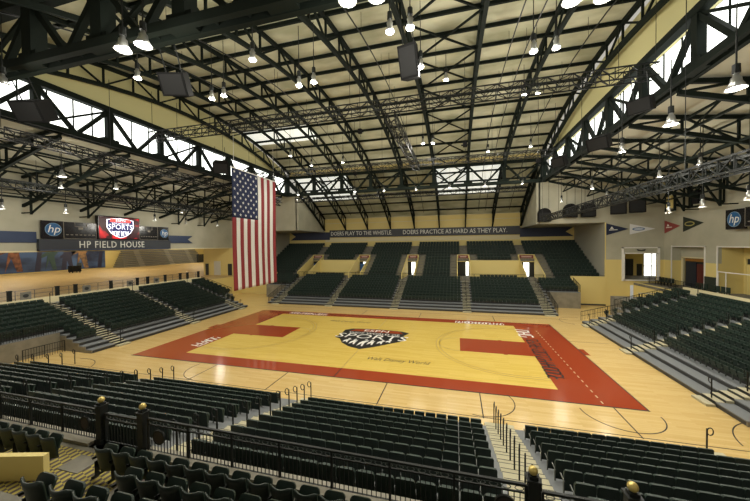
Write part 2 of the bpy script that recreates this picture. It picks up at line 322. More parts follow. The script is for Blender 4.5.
b = MB(); b.box(-38.9, -37.4, 22.2, 22.32, 3.4, 6.2, 0); struct(b.build('door_6', mat('door_pale', (.62, .60, .52), .5)))

# ------------------------------------------------------------------ ceilings
b = MB(); N = 56; ys = [-34.6+69.2*i/N for i in range(N+1)]
xs = [-20.4, -15, -10, -5, 0, 5, 10, 15, 20.4]
for i in range(N):
    for j in range(8):
        y0, y1 = ys[i], ys[i+1]; ym = (y0+y1)/2; mi = 0
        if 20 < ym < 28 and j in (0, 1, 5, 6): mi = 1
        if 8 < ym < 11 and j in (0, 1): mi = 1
        b.add([(xs[j], y0, zr(y0)), (xs[j+1], y0, zr(y0)), (xs[j+1], y1, zr(y1)), (xs[j], y1, zr(y1)), (xs[j], y0, zr(y0)+.15), (xs[j+1], y0, zr(y0)+.15), (xs[j+1], y1, zr(y1)+.15), (xs[j], y1, zr(y1)+.15)],
              [(0, 3, 2, 1), (4, 5, 6, 7), (0, 1, 5, 4), (2, 3, 7, 6), (0, 4, 7, 3), (1, 2, 6, 5)], mi)
struct(b.build('ceiling_vault', [CEIL, CEILB]), 'cream curved ceiling panels between the trusses')
def zw(x): return 18.3-(abs(x)-20.5)*.11
for s, nm in ((-1, 'ceiling_wing_left'), (1, 'ceiling_wing_right')):
    b = MB(); x0, x1 = s*20.9, s*36.3
    b.plate([(x0, -35, zw(x0)), (x1, -35, zw(x1)), (x1, 22.6, zw(x1)), (x0, 22.6, zw(x0))], (0, 0, .2)); struct(b.build(nm, CEILS))
# clerestory glazing between the wing roof and the vault
k = 1
for s in (-1, 1):
    for (y0, y1) in ((-19.3, -10), (-10, 0), (0, 10), (10, 19.3)):
        k += 1; b = MB(); X = s*21.0
        b.box(min(X, X+s*.05), max(X, X+s*.05), y0, y1, 18.2, 20.9, 0)
        yy = y0
        while yy < y1-.1: b.box(min(X-s*.06, X), max(X-s*.06, X), yy-.04, yy+.04, 18.2, 20.9, 1); yy += 1.6
        struct(b.build('window_%d' % k, [DAY, STEEL]))

# ------------------------------------------------------------------ roof steel
def lacing(b, tops, bots, w, posts=True):
    n = len(tops)
    for i in range(n):
        if posts: b.bar(bots[i], tops[i], w)
        if i < n-1: (b.bar(bots[i], tops[i+1], w) if i % 2 == 0 else b.bar(tops[i], bots[i+1], w))
desc = {-20: 'over the yellow fascia by the hanging flag', -15: 'second from the flag side', -10: 'third from the flag side', -5: 'fourth from the flag side', 0: 'over the centre emblem of the court',
        5: 'next to the centre one on the right', 10: 'third from the right fascia', 15: 'beside the one over the right fascia', 20: 'over the right yellow fascia'}
for x in range(-20, 21, 5):
    e = empty('arched_truss', (x, 0, 0), 0, 'dark steel arched roof truss, '+desc[x], 'roof truss', 'arched roof trusses')
    ys = [-34+68*i/28 for i in range(29)]
    T = [(0, y, zr(y)-.18) for y in ys]; B = [(0, y, zb(y)) for y in ys]
    hw = .34 if abs(x) == 20 else .24
    t = MB(); bt = MB(); wb = MB()
    for i in range(28): t.bar(T[i], T[i+1], hw, .26); bt.bar(B[i], B[i+1], hw, .26)
    lacing(wb, T, B, .13)
    t.build('top_chord', STEEL, e); bt.build('bottom_chord', STEEL, e); wb.build('web', STEEL, e)
py = [-32.5+i*2.5 for i in range(27)]
for i, y in enumerate(py):
    b = MB(); b.box(-20.2, 20.2, -.06, .06, -.24, 0); b.box(-20.2, 20.2, -.09, .09, -.26, -.24)
    o = b.build('roof_purlin', STEEL); o.location = (0, y, zr(y)-.02)
    tag(o, 'dark roof purlin crossing the arched trusses, %s from the lettered banner' % ORD[len(py)-1-i], 'beam', 'roof purlins')
for i in range(10):
    b = MB(); y0, y1 = -22.5+i*5, -17.5+i*5
    b.bar((5, y0, zr(y0)-.4), (10, y1, zr(y1)-.4), .12); b.bar((10, y0, zr(y0)-.4), (5, y1, zr(y1)-.4), .12)
    tag(b.build('cross_brace', STEEL), 'crossed steel braces between two roof trusses, %s pair from the far end' % ORD[9-i], 'brace', 'crossed roof braces')
# main girders, rectangular, 17.7 to 21
def girder(name, ax, c, a0, a1, n, label, big=.5):
    e = empty(name, (0, 0, 0), 0, label, 'girder', 'main roof girders')
    P = lambda t, z: (t, c, z+.1) if ax == 'x' else (c, t, z+.1)
    ts = [a0+(a1-a0)*i/n for i in range(n+1)]
    MB().bar(P(a0, 20.75), P(a1, 20.75), big, .42).build('top_chord', STEEL, e)
    lo = MB()
    for dd in (-.28, .28):
        q = [(t, c+dd, 17.9) if ax == 'x' else (c+dd, t, 17.9) for t in (a0, a1)]
        lo.bar(q[0], q[1], .26, .38)
    for t in [a0+(a1-a0)*i/(n*3) for i in range(n*3+1)]:
        q = [(t, c+dd, 17.9) if ax == 'x' else (c+dd, t, 17.9) for dd in (-.28, .28)]; lo.bar(q[0], q[1], .1, .1)
    lo.build('bottom_chord', STEEL, e)
    for t in ts:
        MB().bar(P(t, 17.8), P(t, 20.7), big*1.05 if ax == 'x' else .42).build('post', STEEL, e)
    w = MB()
    for i in range(n):
        m = (ts[i]+ts[i+1])/2
        w.bar(P(ts[i], 20.6), P(m, 17.9), .26); w.bar(P(m, 17.9), P(ts[i+1], 20.6), .26)
        if i % 2: w.bar(P(ts[i], 17.9), P(ts[i+1], 20.6), .16)
    w.build('web', STEEL, e)
    for t in ts:
        g = MB(); q = P(t, 17.95)
        (g.box(q[0]-.6, q[0]+.6, q[1]-.3, q[1]+.3, q[2]-.3, q[2]+.3) if ax == 'x' else g.box(q[0]-.3, q[0]+.3, q[1]-.6, q[1]+.6, q[2]-.3, q[2]+.3))
        g.build('gusset', STEEL, e)
girder('roof_girder', 'x', -18.6, -20, 20, 9, 'heavy dark box girder crossing overhead near the viewer, lamps beneath', .6)
girder('roof_girder', 'x', 18.9, -20, 20, 8, 'heavy dark girder crossing in front of the lettered banner wall', .45)
girder('roof_girder', 'y', -20.25, -18.6, 18.9, 8, 'heavy dark girder under the yellow fascia above the scoreboard side', .5)
girder('roof_girder', 'y', 20.25, -18.6, 18.9, 8, 'heavy dark girder under the yellow fascia above the pennant side', .5)
# columns' stubs: rafters of the side wings
for s in (-1, 1):
    for i, y in enumerate((-17.5, -12.5, -7.5, -2.5, 2.5, 7.5, 12.5, 17.5)):
        side = 'scoreboard' if s < 0 else 'pennant'
        e = empty('wing_truss', (0, y, 0), 0, 'dark sloping truss in the %s-side wing, %s from the far wall' % (side, ORD[7-i]), 'roof truss', 'side wing trusses')
        n = 5; xs_ = [20.4+i_*(35.9-20.4)/n for i_ in range(n+1)]
        T = [(s*x, 0, zw(x)-.2) for x in xs_]; B = [(s*x, 0, 17.5-(x-20.4)*.27) for x in xs_]
        MB().bar(T[0], T[-1], .2, .25).build('top_chord', STEEL, e); MB().bar(B[0], B[-1], .22, .28).build('bottom_chord', STEEL, e)
        w = MB(); lacing(w, T, B, .13)
        w.build('web', STEEL, e)
    for j, x in enumerate((23.5, 26.6, 29.7, 32.8)):
        e = empty('wing_tie_truss', (s*x, 0, 0), 0, 'dark lattice along the %s-side wing, %s from the girder' % ('scoreboard' if s < 0 else 'pennant', ORD[j]), 'roof truss', 'side wing lattices')
        ys = [-21+i_*43/17 for i_ in range(18)]; zt = zw(x)-.45; zq = 17.5-(x-20.4)*.27
        MB().bar((0, -21, zt), (0, 22, zt), .13).build('top_chord', STEEL, e); MB().bar((0, -21, zq), (0, 22, zq), .15).build('bottom_chord', STEEL, e)
        w = MB()
        for i_ in range(17): w.bar((0, ys[i_], zq if i_ % 2 else zt), (0, ys[i_+1], zt if i_ % 2 else zq), .09)
        w.build('web', STEEL, e)
# drop frames on the scoreboard and pennant sides
for s in (-1, 1):
    for i, y in enumerate((-12.5, -7.6, -2.6, 9.5, 14.5)):
        b = MB(); b.bar((s*33.6, y, 17), (s*33.6, y, 12.6), .16); b.bar((s*33.6, y, 12.7), (s*33.6, y+3.2, 16.6), .16); b.bar((s*33.6, y, 12.8), (s*35, y, 12.8), .12)
        tag(b.build('drop_bracket', STEEL), 'dark hanging strut bracket, %s side, %s from the far wall' % ('scoreboard' if s < 0 else 'pennant', ORD[4-i]), 'bracket', 'wing drop brackets')
b = MB()
for dz in (0, .35, .7): b.tube([(-33, -21, 14.1+dz), (-33, 22, 14.1+dz)], .06, 5)
tag(b.build('pipe_run', STEEL), 'set of thin dark pipes running high along the scoreboard wall', 'pipes')
# lighting trusses: square lattice
def lattice(name, p, q, w, n, label, group='lighting trusses'):
    p = Vector(p); q = Vector(q); d = (q-p).normalized(); a = d.cross(Vector((0, 0, 1))).normalized()*w/2; u = Vector((0, 0, w/2)); b = MB(); c = MB()
    for i in (-1, 1):
        for j in (-1, 1): b.bar(p+a*i+u*j, q+a*i+u*j, .07)
    for k_ in range(n):
        s0 = p+(q-p)*(k_/n); s1 = p+(q-p)*((k_+1)/n); f = 1 if k_ % 2 else -1
        for i in (-1, 1): c.bar(s0+a*i-u*f, s1+a*i+u*f, .04); c.bar(s0-a*f+u*i, s1+a*f+u*i, .04)
        c.bar(s0+a-u, s0+a+u, .04); c.bar(s0-a-u, s0-a+u, .04)
    e = empty(name, (0, 0, 0), 0, label, 'lighting truss', group); b.build('chord', BLACK, e); c.build('lacing', BLACK, e)
    L_ = (q-p).length; m = max(2, int(L_/6))
    for k_ in range(m+1):
        s0 = p+(q-p)*(k_/m); h = MB(); h.bar(s0+u, (s0.x, s0.y, (zb(s0.y) if abs(s0.x) < 20 else 17.0)), .025); h.build('hanger', BLACK, e)
lattice('lighting_truss', (18.8, -17, 12.1), (18.8, 14, 12.1), .6, 40, 'long black lattice lighting truss slanting past the pennants')
lattice('lighting_truss', (-18, -7.2, 19), (19.5, -7.2, 19), .7, 52, 'black lattice lighting truss crossing the middle of the roof')
lattice('lighting_truss', (3.6, -6.6, 18.6), (3.6, 9.5, 18.6), .7, 22, 'short black ladder-like truss running toward the far banner')
lattice('lighting_truss', (-18, 6, 18.3), (18, 6, 18.3), .6, 46, 'black lattice truss across the roof behind the hanging flag')
lattice('lighting_truss', (-28, -16, 14.6), (-28, 14, 14.6), .6, 40, 'black lattice truss along the scoreboard side wing')
lattice('lighting_truss', (-18.4, -16.5, 16.2), (-18.4, 14, 16.2), .6, 42, 'long black lattice truss hanging along the scoreboard-side girder')
lattice('lighting_truss', (-16, 14.5, 16.2), (17, 14.5, 16.2), .6, 40, 'black lattice truss in front of the far girder')

for x, lab in ((-12.4, 'nearest the flag side'), (-7.5, 'second from the flag side'), (2.3, 'just right of the centre'), (12.2, 'left of a close pair'), (13.4, 'right of a close pair'), (17.4, 'beside the right fascia')):
    ys = [-26+i*56/20 for i in range(21)]; b = MB(); b.tube([(0, y, zb(y)+.25) for y in ys], .045, 5)
    for k_ in range(0, 21, 2): b.bar((0, ys[k_], zb(ys[k_])+.25), (0, ys[k_], zr(ys[k_])), .02)
    o = b.build('roof_pipe', BLACK); o.location = (x, 0, 0); tag(o, 'thin dark pipe following the curved roof, '+lab, 'pipe', 'roof pipes')
for x, y, z0, lab in ((-10, 0, 16.5, 'above the flag'), (-3, 5, 17.2, 'left of the ladder truss'), (9.0, -3, 16.9, 'right of the central speaker'), (15.5, 2, 16.4, 'near the right side girder'), (0.5, -4, 18.5, 'over the centre emblem')):
    e = empty('rigging_hoist', (x, y, z0), 0, 'small black rigging hoist hanging on a thin chain, '+lab, 'hoist', 'rigging hoists')
    MB().bar((0, 0, .3), (0, 0, zb(y)-z0+.6), .03).build('chain', BLACK, e)
    m = MB(); m.box(-.16, .16, -.12, .12, 0, .38); m.box(-.3, .3, -.04, .04, .1, .2); m.build('motor', SPK, e); m = MB(); m.tube([(0, 0, 0), (0, 0, -.15), (.07, 0, -.22), (.0, 0, -.3)], .02, 5); m.build('hook', BLACK, e)
# ------------------------------------------------------------------ lamps
def lamp_proto(big):
    e = empty('high_bay_lamp', (0, 0, 0)); R = .29 if big else .20
    b = MB(); b.lathe([(.07, .55), (.10, .42), (.14, .40), (R*.55, .25), (R, 0), (R*.97, 0), (R*.5, .22), (.05, .30)], (0, 0, 0), 14); b.build('reflector', SILVER, e, True)
    b = MB(); b.lathe([(.001, .02), (R*.62, .03), (R*.86, .05), (R*.6, .17), (.001, .19)], (0, 0, 0), 12); b.build('bulb', GLOW, e, True)
    b = MB(); b.lathe([(.001, .88), (.11, .86), (.12, .56), (.001, .54)], (0, 0, 0), 8); b.bar((0, 0, .86), (0, 0, 1.9), .04); b.build('ballast', BLACK, e)
    return e
def lamp_lights(x, y, z, e, power):
    bn = 'beam_dim' if y < -17 else 'beam'; ld = bpy.data.lights.get(bn) or bpy.data.lights.new(bn, 'SPOT')
    ld.energy = LAMP_W*(.35 if y < -17 else 1.1); ld.spot_size = 2.35; ld.spot_blend = .6; ld.shadow_soft_size = .28; ld.color = (1, .95, .83)
    o = bpy.data.objects.new('beam', ld); COL.objects.link(o); o.parent = e; o.location = (0, 0, -.05)
    l2 = bpy.data.lights.get('stray') or bpy.data.lights.new('stray', 'POINT')
    l2.energy = LAMP_UP; l2.shadow_soft_size = .2; l2.color = (1, .955, .84)
    o = bpy.data.objects.new('stray', l2); COL.objects.link(o); o.parent = e; o.location = (0, 0, -.35)
pB = lamp_proto(True); pS = lamp_proto(False)
LAMPS = [(-3.9, -19.8, 16.6, 1, 'under the near girder, left one of a bright pair'), (-2.9, -19.8, 16.6, 1, 'under the near girder, right one of a bright pair'), (5.1, -19.7, 16.6, 1, 'at the top edge, left one of a pair on the near girder'), (6.0, -19.6, 16.6, 1, 'at the top edge, right one of a pair on the near girder'),
 (11.8, -17.8, 16.6, 1, 'top edge pair right of centre, left one'), (12.7, -17.7, 16.6, 1, 'top edge pair right of centre, right one'), (-11.8, -19.4, 16.6, 1, 'at the far left end of the near girder'),
 (-8.8, -15.5, 18.5, 0, 'behind the near girder beside a black speaker'), (-1.6, -15.2, 18.5, 0, 'just behind the near girder, single'), (-6.7, -12.4, 18.5, 0, 'left lamp of the pair over the flag side'), (-5.7, -12.5, 18.5, 0, 'right lamp of the pair over the flag side'),
 (5.5, -15.3, 18.5, 0, 'left of the pair above the central black speaker'), (6.4, -15.3, 18.5, 0, 'right of the pair above the central black speaker'), (6.5, -12.2, 18.5, 0, 'directly below the central speaker pair'), (-.6, -12.3, 18.5, 0, 'left of the pair behind the curved pipe'), (.4, -12.4, 18.5, 0, 'right of the pair behind the curved pipe'),
 (12.0, -12, 18.5, 0, 'left of the pair high on the right'), (13.0, -12, 18.5, 0, 'right of the pair high on the right'), (7.6, -4.8, 21.5, 0, 'small one beyond the crossing lattice truss'), (13.6, -1.7, 21.0, 0, 'left of the pair on the right half of the crossing truss'), (14.6, -1.6, 21.0, 0, 'right of the pair on the right half of the crossing truss'),
 (5.0, 3.3, 19.5, 0, 'left of the pair near the ladder truss end'), (6.0, 3.5, 19.5, 0, 'right of the pair near the ladder truss end'), (11.8, 8.2, 19.5, 0, 'single one right of the ladder truss'), (-9.9, 7.8, 19.5, 0, 'single one above the right edge of the flag'), (-5.5, 7.7, 19.5, 0, 'single one between flag and ladder truss'), (-10.2, 3.1, 19.5, 0, 'small one high over the flag canton'), (16.1, 7.7, 19.5, 0, 'single one below the right fascia'),
 (-16, 15.2, 17.2, 0, 'first in the far girder row counted from the flag'), (-6.6, 15.5, 17.2, 0, 'second in the far girder row counted from the flag'), (-2.2, 16.1, 17.2, 0, 'third in the far girder row counted from the flag'), (2.5, 16.8, 17.2, 0, 'fourth in the far girder row counted from the flag'), (7.4, 16.7, 17.2, 0, 'fifth in the far girder row counted from the flag'), (12.2, 16.7, 17.2, 0, 'sixth in the far girder row counted from the flag'), (17, 16.8, 17.2, 0, 'last in the far girder row counted from the flag'),
 (17.9, -14.8, 14.5, 1, 'at the right edge above the slanting lattice truss'), (17.9, -11.4, 14.5, 1, 'below the right girder, hanging by a long rod'), (17.9, -7.1, 14.5, 0, 'under the right girder, second in from the edge'), (24.9, -1.9, 14.5, 0, 'in the pennant-side wing, nearest of the small row'), (21.7, 16.6, 14.5, 0, 'by the far grey wall beside arched speakers'), (25.2, 12.6, 14.5, 0, 'washing the grey wall right of the arched speakers'), (24.6, 2, 14.5, 0, 'in the pennant-side wing above the square speakers'), (21.5, 6.7, 14.5, 0, 'in the pennant-side wing between girder and square speakers'),
 (25.3, 2.1, 11.5, 0, 'low one between the pennant walls'), (24.8, -2.3, 11.5, 0, 'low one right of the fourth pennant'), (24.8, -5.8, 11.5, 0, 'low one above the right scoreboard'),
 (-20.5, -12.4, 14.5, 1, 'upper left, beside the side girder'), (-25.8, -9.5, 14.5, 0, 'left wing, above the pipes'), (-21.8, -7.7, 14.5, 0, 'left wing, right of the pipes pair'), (-27.9, -8, 12.5, 0, 'low one above the left scoreboard panel'), (-28.9, -11.8, 12.5, 0, 'low one at the left picture edge'), (-29.1, 1.9, 12.5, 0, 'low one right of the video screen'), (-30.1, 7.5, 12.5, 0, 'low one above the banner tail'), (-26.5, 3.6, 13.6, 0, 'left wing, small one behind the video screen'), (-30, 13.5, 12.5, 0, 'low one close to the flag pole side')]
for (x, y, z, big, lab) in LAMPS:
    p = pB if big else pS
    o = dup(p, (x, y, z)); tag(o, 'glowing lamp '+lab, 'lamp', 'high-bay lamps'); lamp_lights(x, y, z, o, 1)
    top = zw(x)+.12 if abs(x) > 20.5 else zb(y)-.1
    if abs(x) <= 20.5 and abs(x) > 17: top = 17.5
    if top > z+1.9:
        m = MB(); m.bar((0, 0, 1.85), (0, 0, top-z), .03); m.build('hanging_rod', BLACK, o)
for i, (x, y) in enumerate([(-59, 0), (-59, 20), (-59, 44), (-70, 8), (-70, 28), (-70, 52), (-80, 12), (-80, 30), (-80, 58)]):  # unseen lamps, added to brighten the dark practice court and its mural
    o = dup(pB, (x, y, 11.35)); tag(o, 'unseen lamp added to light the practice court, %s of a grid' % ORD[i], 'lamp', 'added practice court lamps')
    ld = bpy.data.lights.get('practice_fill') or bpy.data.lights.new('practice_fill', 'POINT'); ld.energy = 620; ld.shadow_soft_size = .4; ld.color = (1, .93, .8)
    q = bpy.data.objects.new('practice_fill', ld); COL.objects.link(q); q.parent = o; q.location = (0, 0, -.4)
for p in (pB, pS):
    for c in list(p.children): bpy.data.objects.remove(c)
    bpy.data.objects.remove(p)

# ------------------------------------------------------------------ speakers
def speaker(loc, sz, rz, tilt, label, shape='box', group=None, rod=1.3):
    e = empty('loudspeaker', loc, rz, label, 'loudspeaker', group); e.rotation_euler = (tilt, 0, rz); w, d, h = sz
    b = MB()
    if shape == 'box': b.plate([(-w/2, -d/2, 0), (w/2, -d/2, 0), (w*.38, d/2, 0), (-w*.38, d/2, 0)], (0, 0, -h))
    else:
        pts = [(-w/2, 0, -h), (w/2, 0, -h)]+[(w/2*math.cos(t), 0, -w/2+w/2*math.sin(t)) for t in [PI*i/10 for i in range(11)]]
        b.plate(pts, (0, d, 0))
    b.build('cabinet', SPK, e)
    g = MB(); g.box(-w*.42, w*.42, -d/2-.03 if shape == 'box' else -.03, -d/2 if shape == 'box' else 0, -h*.93, -h*.08 if shape == 'box' else -w*.4)
    if shape != 'box':
        for i in range(4): g.box(-w*.42, w*.42, -.06, -.03, -h*.9+i*.3, -h*.9+i*.3+.06)
    g.build('grille', SPKG, e)
    r = MB(); r.bar((-w*.3, 0, -.1), (-w*.3, 0, rod), .04); r.bar((w*.3, 0, -.1), (w*.3, 0, rod), .04); r.build('yoke', BLACK, e)
speaker((-14.3, -17.2, 17.3), (1.5, 1.1, 1.1), .3, .5, 'large black loudspeaker hanging at the left end of the near girder')
speaker((-4.6, -17.0, 17.4), (1.2, .8, 1.0), .3, .5, 'black loudspeaker tilted down beside a small lamp below the near girder')
speaker((-12.5, -5.2, 16.9), (1.3, .9, 1.0), .6, .5, 'black loudspeaker hanging just above the flag')
speaker((5.9, -12.5, 19.6), (1.0, .8, 1.6), -.2, .35, 'tall black loudspeaker hanging in the middle of the roof')
speaker((18.3, -3.0, 16.8), (1.4, .9, .9), -.8, .4, 'black loudspeaker under the right side girder')
speaker((17.6, 3.5, 17.2), (1.2, .9, .9), -.8, .4, 'smaller black loudspeaker farther along the right side girder')
speaker((18.6, -7.6, 17.4), (1.2, .9, .8), -.8, .3, 'black loudspeaker on the right side girder close to the picture edge')
for x, z, d in ((20.9, 14.3, 'first'), (24.3, 14.8, 'second'), (26.6, 14.8, 'third')):
    speaker((x, 21.3, z), (1.75, .6, 2.0), 0, 0, 'arched black loudspeaker hanging by the far grey wall, %s from the banner' % d, 'arch', 'arched loudspeakers', 4.0)
for x, y, z, d in ((29.3, 19.5, 14.8, 'left'), (31.3, 19.2, 14.9, 'right')):
    speaker((x, y, z), (1.8, .6, 1.9), -.2, 0, 'square black loudspeaker above the blue and white pennants, %s of the two' % d, 'box', 'square loudspeakers', 3.2)
for y, d in ((17.5, 'far'), (13.2, 'near')):
    e = empty('hanging_bracket_box', (34.0, y, 15.2), 0, 'dark square frame hanging high on the pennant side, %s one of two' % d, 'frame', 'hanging frames')
    b = MB()
    for i in (-1, 1): b.bar((0, i*.8, 0), (0, i*.8, -2.3), .2)
    b.bar((0, -.8, -2.2), (0, .8, -2.2), .2); b.bar((0, -.8, -.1), (0, .8, -.1), .2); b.bar((0, .8, 0), (0, .8, 1.5), .12); b.bar((0, -.8, 0), (0, -.8, 1.5), .12); b.build('surround', STEEL, e)
    MB().box(-.2, .2, -.45, .45, -1.9, -.4).build('fixture', SPK if d == 'near' else YEL, e)

# ------------------------------------------------------------------ seating stands
TR, RI = .79, .25
AX = [(-10.8, -9.65), (-.65, .6), (9.55, 11.0)]
# near lower bleacher (rows 1..10) and its mirror on the far side (two bare decks and nine rows)
def bleacher(name, label, side, levels, ri, aisles, x0, x1, wide, front=13.7, bare=2, tread=TR, axis='y', zo=0, wk=7):
    """stepped deck; side +1/-1; axis y: rows run along x, stepping away along y*side. axis x: swapped."""
    e = empty(name, (0, 0, 0), 0, label, 'bleacher', 'retractable bleachers')
    def bx(m, a0, a1, d0, d1, z0, z1, mi=0):
        d0, d1 = side*d0, side*d1
        if axis == 'y': m.box(a0, a1, min(d0, d1), max(d0, d1), z0, z1, mi)
        else: m.box(min(d0, d1), max(d0, d1), a0, a1, z0, z1, mi)
    m = MB()
    for k_ in range(levels):
        a0, a1 = (x0, x1) if k_ < wk else wide
        d0 = front+k_*tread; z = (k_+1)*ri+zo
        bx(m, a0, a1, d0, d0+tread+.03, z-.06, z, 0); bx(m, a0, a1, d0+.03, d0+.06, z-ri, z-.06, 1)
    m.build('riser_deck', [DECK, DECKE], e)
    pm = noisy(mat('panel_grey', (.3, .27, .2), .6), (.20, .18, .13), (.27, .24, .18), (1, 1, 1), 1.5)
    for a, aw in ((x0, wide[0]), (x1, wide[1])):
        s_ = MB()
        for k_ in range(wk): bx(s_, a-.03, a+.03, front+k_*tread-.01, front+(k_+1)*tread+.01, 0, (k_+1)*ri+zo-.06)
        if abs(aw-a) > .2:
            bx(s_, min(a, aw), max(a, aw), front+wk*tread-.02, front+wk*tread+.06, 0, (wk+1)*ri-.06)
            for k_ in range(wk, levels): bx(s_, aw-.03, aw+.03, front+k_*tread-.03, front+(k_+1)*tread+.01, 0, (k_+1)*ri-.06)
        s_.build('side_panel', pm, e)
    for (a0, a1) in aisles:
        st = MB()
        bx(st, a0+.05, a1-.05, front-.45, front-.02, 0, .13, 0)
        for k_ in range(levels):
            d0 = front+k_*tread; z = (k_+1)*ri+zo
            bx(st, a0+.08, a1-.08, d0+.02, d0+tread*.55, z, z+.015, 0)
            bx(st, a0+.08, a1-.08, d0+.0, d0+.03, z-ri*.5, z+.016, 1)
            if k_ < levels-1: bx(st, a0+.08, a1-.08, d0+tread*.53, d0+tread*.56, z, z+ri*.5+.005, 1); bx(st, a0+.08, a1-.08, d0+tread*.55, d0+tread+.02, z, z+ri*.5, 0)
        st.build('aisle_steps', [STEP, DECKE], e)
    return e
SEATS = []   # (x, y, z, rz, kind, block, row, idx)
def fill_row(a, b_, fn, sp=.5):
    n = int((b_-a)/sp+1e-6); off = ((b_-a)-n*sp)/2
    for i in range(n): fn(a+off+(i+.5)*sp, i, n)
bleacher('retractable_bleacher', 'dark retractable bleacher below the near railing, seen over its seat backs', -1, 11, RI, AX+[(17.8, 19.2)], -20.6, 22.2, (-25, 24.5), 13.0, 1, TR, 'y', -.05, 8)
NB = [((-25, -10.85), 'block beyond the farthest near aisle'), ((-9.6, -.7), 'block left of the emblem-side aisle'), ((.65, 9.5), 'block between the two nearest aisles'), ((11.05, 22.2), 'block right of the railed stairway')]
for r in range(10):
    z = .45+RI*r
    yb = -14.5-.79*r
    for bi, ((a, b_), nm) in enumerate(NB):
        if r < 7 and bi == 0: a = -20.5
        if r == 0 and bi == 3: b_ = 17.6
        fill_row(a, b_, lambda x, i, n, bi=bi, r=r, yb=yb, z=z: SEATS.append((x, yb, z+.0, 0, 'low', bi, r, i, n)))
# far lower bleacher
FA = [(-20.0, -18.7), (-10.9, -9.7), (-.95, .25), (9.0, 10.2), (18.9, 20.2)]
bleacher('retractable_bleacher', 'dark retractable bleacher below the lettered banner across the court', 1, 11, .28, FA, -20.8, 20.5, (-24.8, 24.8))
fb = [(-18.7, -10.9), (-9.7, -.95), (.25, 9.0), (10.2, 18.9)]
for r in range(2, 11):
    z = .28*(r+1); yb = 13.7+.79*r+.65
    bl = list(fb)+([(-24.7, -20.0), (20.2, 24.7)] if r >= 7 else [])
    for bi, (a, b_) in enumerate(bl): fill_row(a, b_, lambda x, i, n: SEATS.append((x, yb, z, PI, 'low', 10+bi, r, i, n)))
# side banks
SA = [(-7.9, -6.7), (.3, 1.5), (8.5, 9.7)]
for s in (-1, 1):
    side = 'below the scoreboard at the left end of the court' if s < 0 else 'at the right end of the court'
    fr = 22.2 if s < 0 else 22.0; nl = 13
    wide = (-16, 12.2)
    bleacher('retractable_bleacher', 'dark retractable bleacher '+side, s, nl, .27, SA, -9.7, 10.6, wide, fr, 2, TR, 'x', 0, 5)
    for r in range(2, nl-1):
        z = .27*(r+1); xb = s*(fr+.79*r+.65)
        bl = [(-6.7, .3), (1.5, 8.5)]+([(-16, -7.9), (9.7, 12.2)] if r >= 5 else [(-9.6, -7.9), (9.7, 10.5)])
        for bi, (a, b_) in enumerate(bl): fill_row(a, b_, lambda y, i, n: SEATS.append((xb, y, z, (PI/2 if s > 0 else -PI/2), 'low', 20+bi, r, i, n)))
    X0 = s*(fr+nl*TR+.05); b = MB(); b.box(min(X0, X0+s*.3), max(X0, X0+s*.3), -16, 12.4, 0, 4.12)
    struct(b.build('wall_parapet_'+('left' if s < 0 else 'right'), CREAM))
    if s > 0:
        b = MB(); b.box(X0+.2, X0+.3, 12.2, 22.3, 0, 3.5); b.box(X0-.9, X0+.2, 12.3, 12.5, 0, 3.0); struct(b.build('wall_bank_end_right', YEL))
    else:
        b = MB(); b.box(X0-.5, X0-.2, 12.2, 22.3, 0, 3.4); struct(b.build('wall_bank_end_left', YEL))

# upper stand, far side
TU, RU = .90, .46
YF = 22.45; ZF = 3.3
def zup(y): return ZF+max(0, math.floor((y-YF-.5)/TU)+1)*RU
voms = [(-20.3, -18.0), (-10.3, -8.1), (-.7, 1.4), (8.4, 10.5), (18.6, 21.2)]
VB = 28.8
b = MB()
for r in range(13):
    y0 = YF+r*TU; y1 = y0+TU; z = ZF+r*RU
    if r == 12: y1 = 34.4
    if y1 <= VB:
        segs = []; c = -29
        for (v0, v1) in voms: segs.append((c, v0)); c = v1
        segs.append((c, 29))
        if r < 6: segs = [q for q in segs if not (abs(q[0]+18.0) < .01 or abs(q[0]-10.5) < .01)]
    else: segs = [(-29, 29)]
    for (a, c) in segs: b.box(a, c, y0, y1+.02, z-.5, z)
struct(b.build('floor_upper_stand_far', CONC))
b = MB()
segs = []; c = -29
for (v0, v1) in voms:
    segs.append((c, v0)); c = v1
    # side cheeks and back wall of the opening
    for xx in (v0, v1):
        pts = [(xx-.06, 22.3, ZF), (xx-.06, VB, ZF), (xx-.06, VB, ZF+7*RU+.5), (xx-.06, 22.3, ZF+1.0)]; b.plate(pts, (.12, 0, 0))
    b.box(v0, v1, VB, VB+.15, 5.9, 7.2); b.box(v0, v1, VB+.15, VB+.25, 6.9, 7.2)
for (a, c) in ((-18.0, -10.3), (10.5, 18.6)): b.box(a, c, 22.45+5.3*TU, 22.6+5.3*TU, 3.3, 6.25)
struct(b.build('wall_vomitory', YEL))
b = MB(); b.box(-24.6, 24.6, 22.3, 30.0, 2.6, 3.3); struct(b.build('floor_cross_aisle_far', CONC))
for i, (v0, v1) in enumerate(voms):
    w = MB(); w.box(v0, v1, VB+.3, VB+.4, 3.3, 6.1, 0)
    if i != 0 and i != 3: w.box(v0+(v1-v0)*.35, v0+(v1-v0)*.68, VB+.2, VB+.3, 3.4, 5.8, 1); w.box(v0+(v1-v0)*.5-.03, v0+(v1-v0)*.5+.03, VB+.15, VB+.2, 3.4, 5.8, 0)
    if i == 3: w.box(v0+(v1-v0)*.72, v1-.1, VB+.2, VB+.3, 3.4, 5.9, 1)
    if i in (0, 1): w.box(v0+.1, v0+(v1-v0)*.5, VB+.05, VB+.2, 3.4, 5.4, 2)
    struct(w.build('door_%d' % (7+i), [DARKG, DAY, mat('poster_blue', (.03, .12, .35), .4)]))
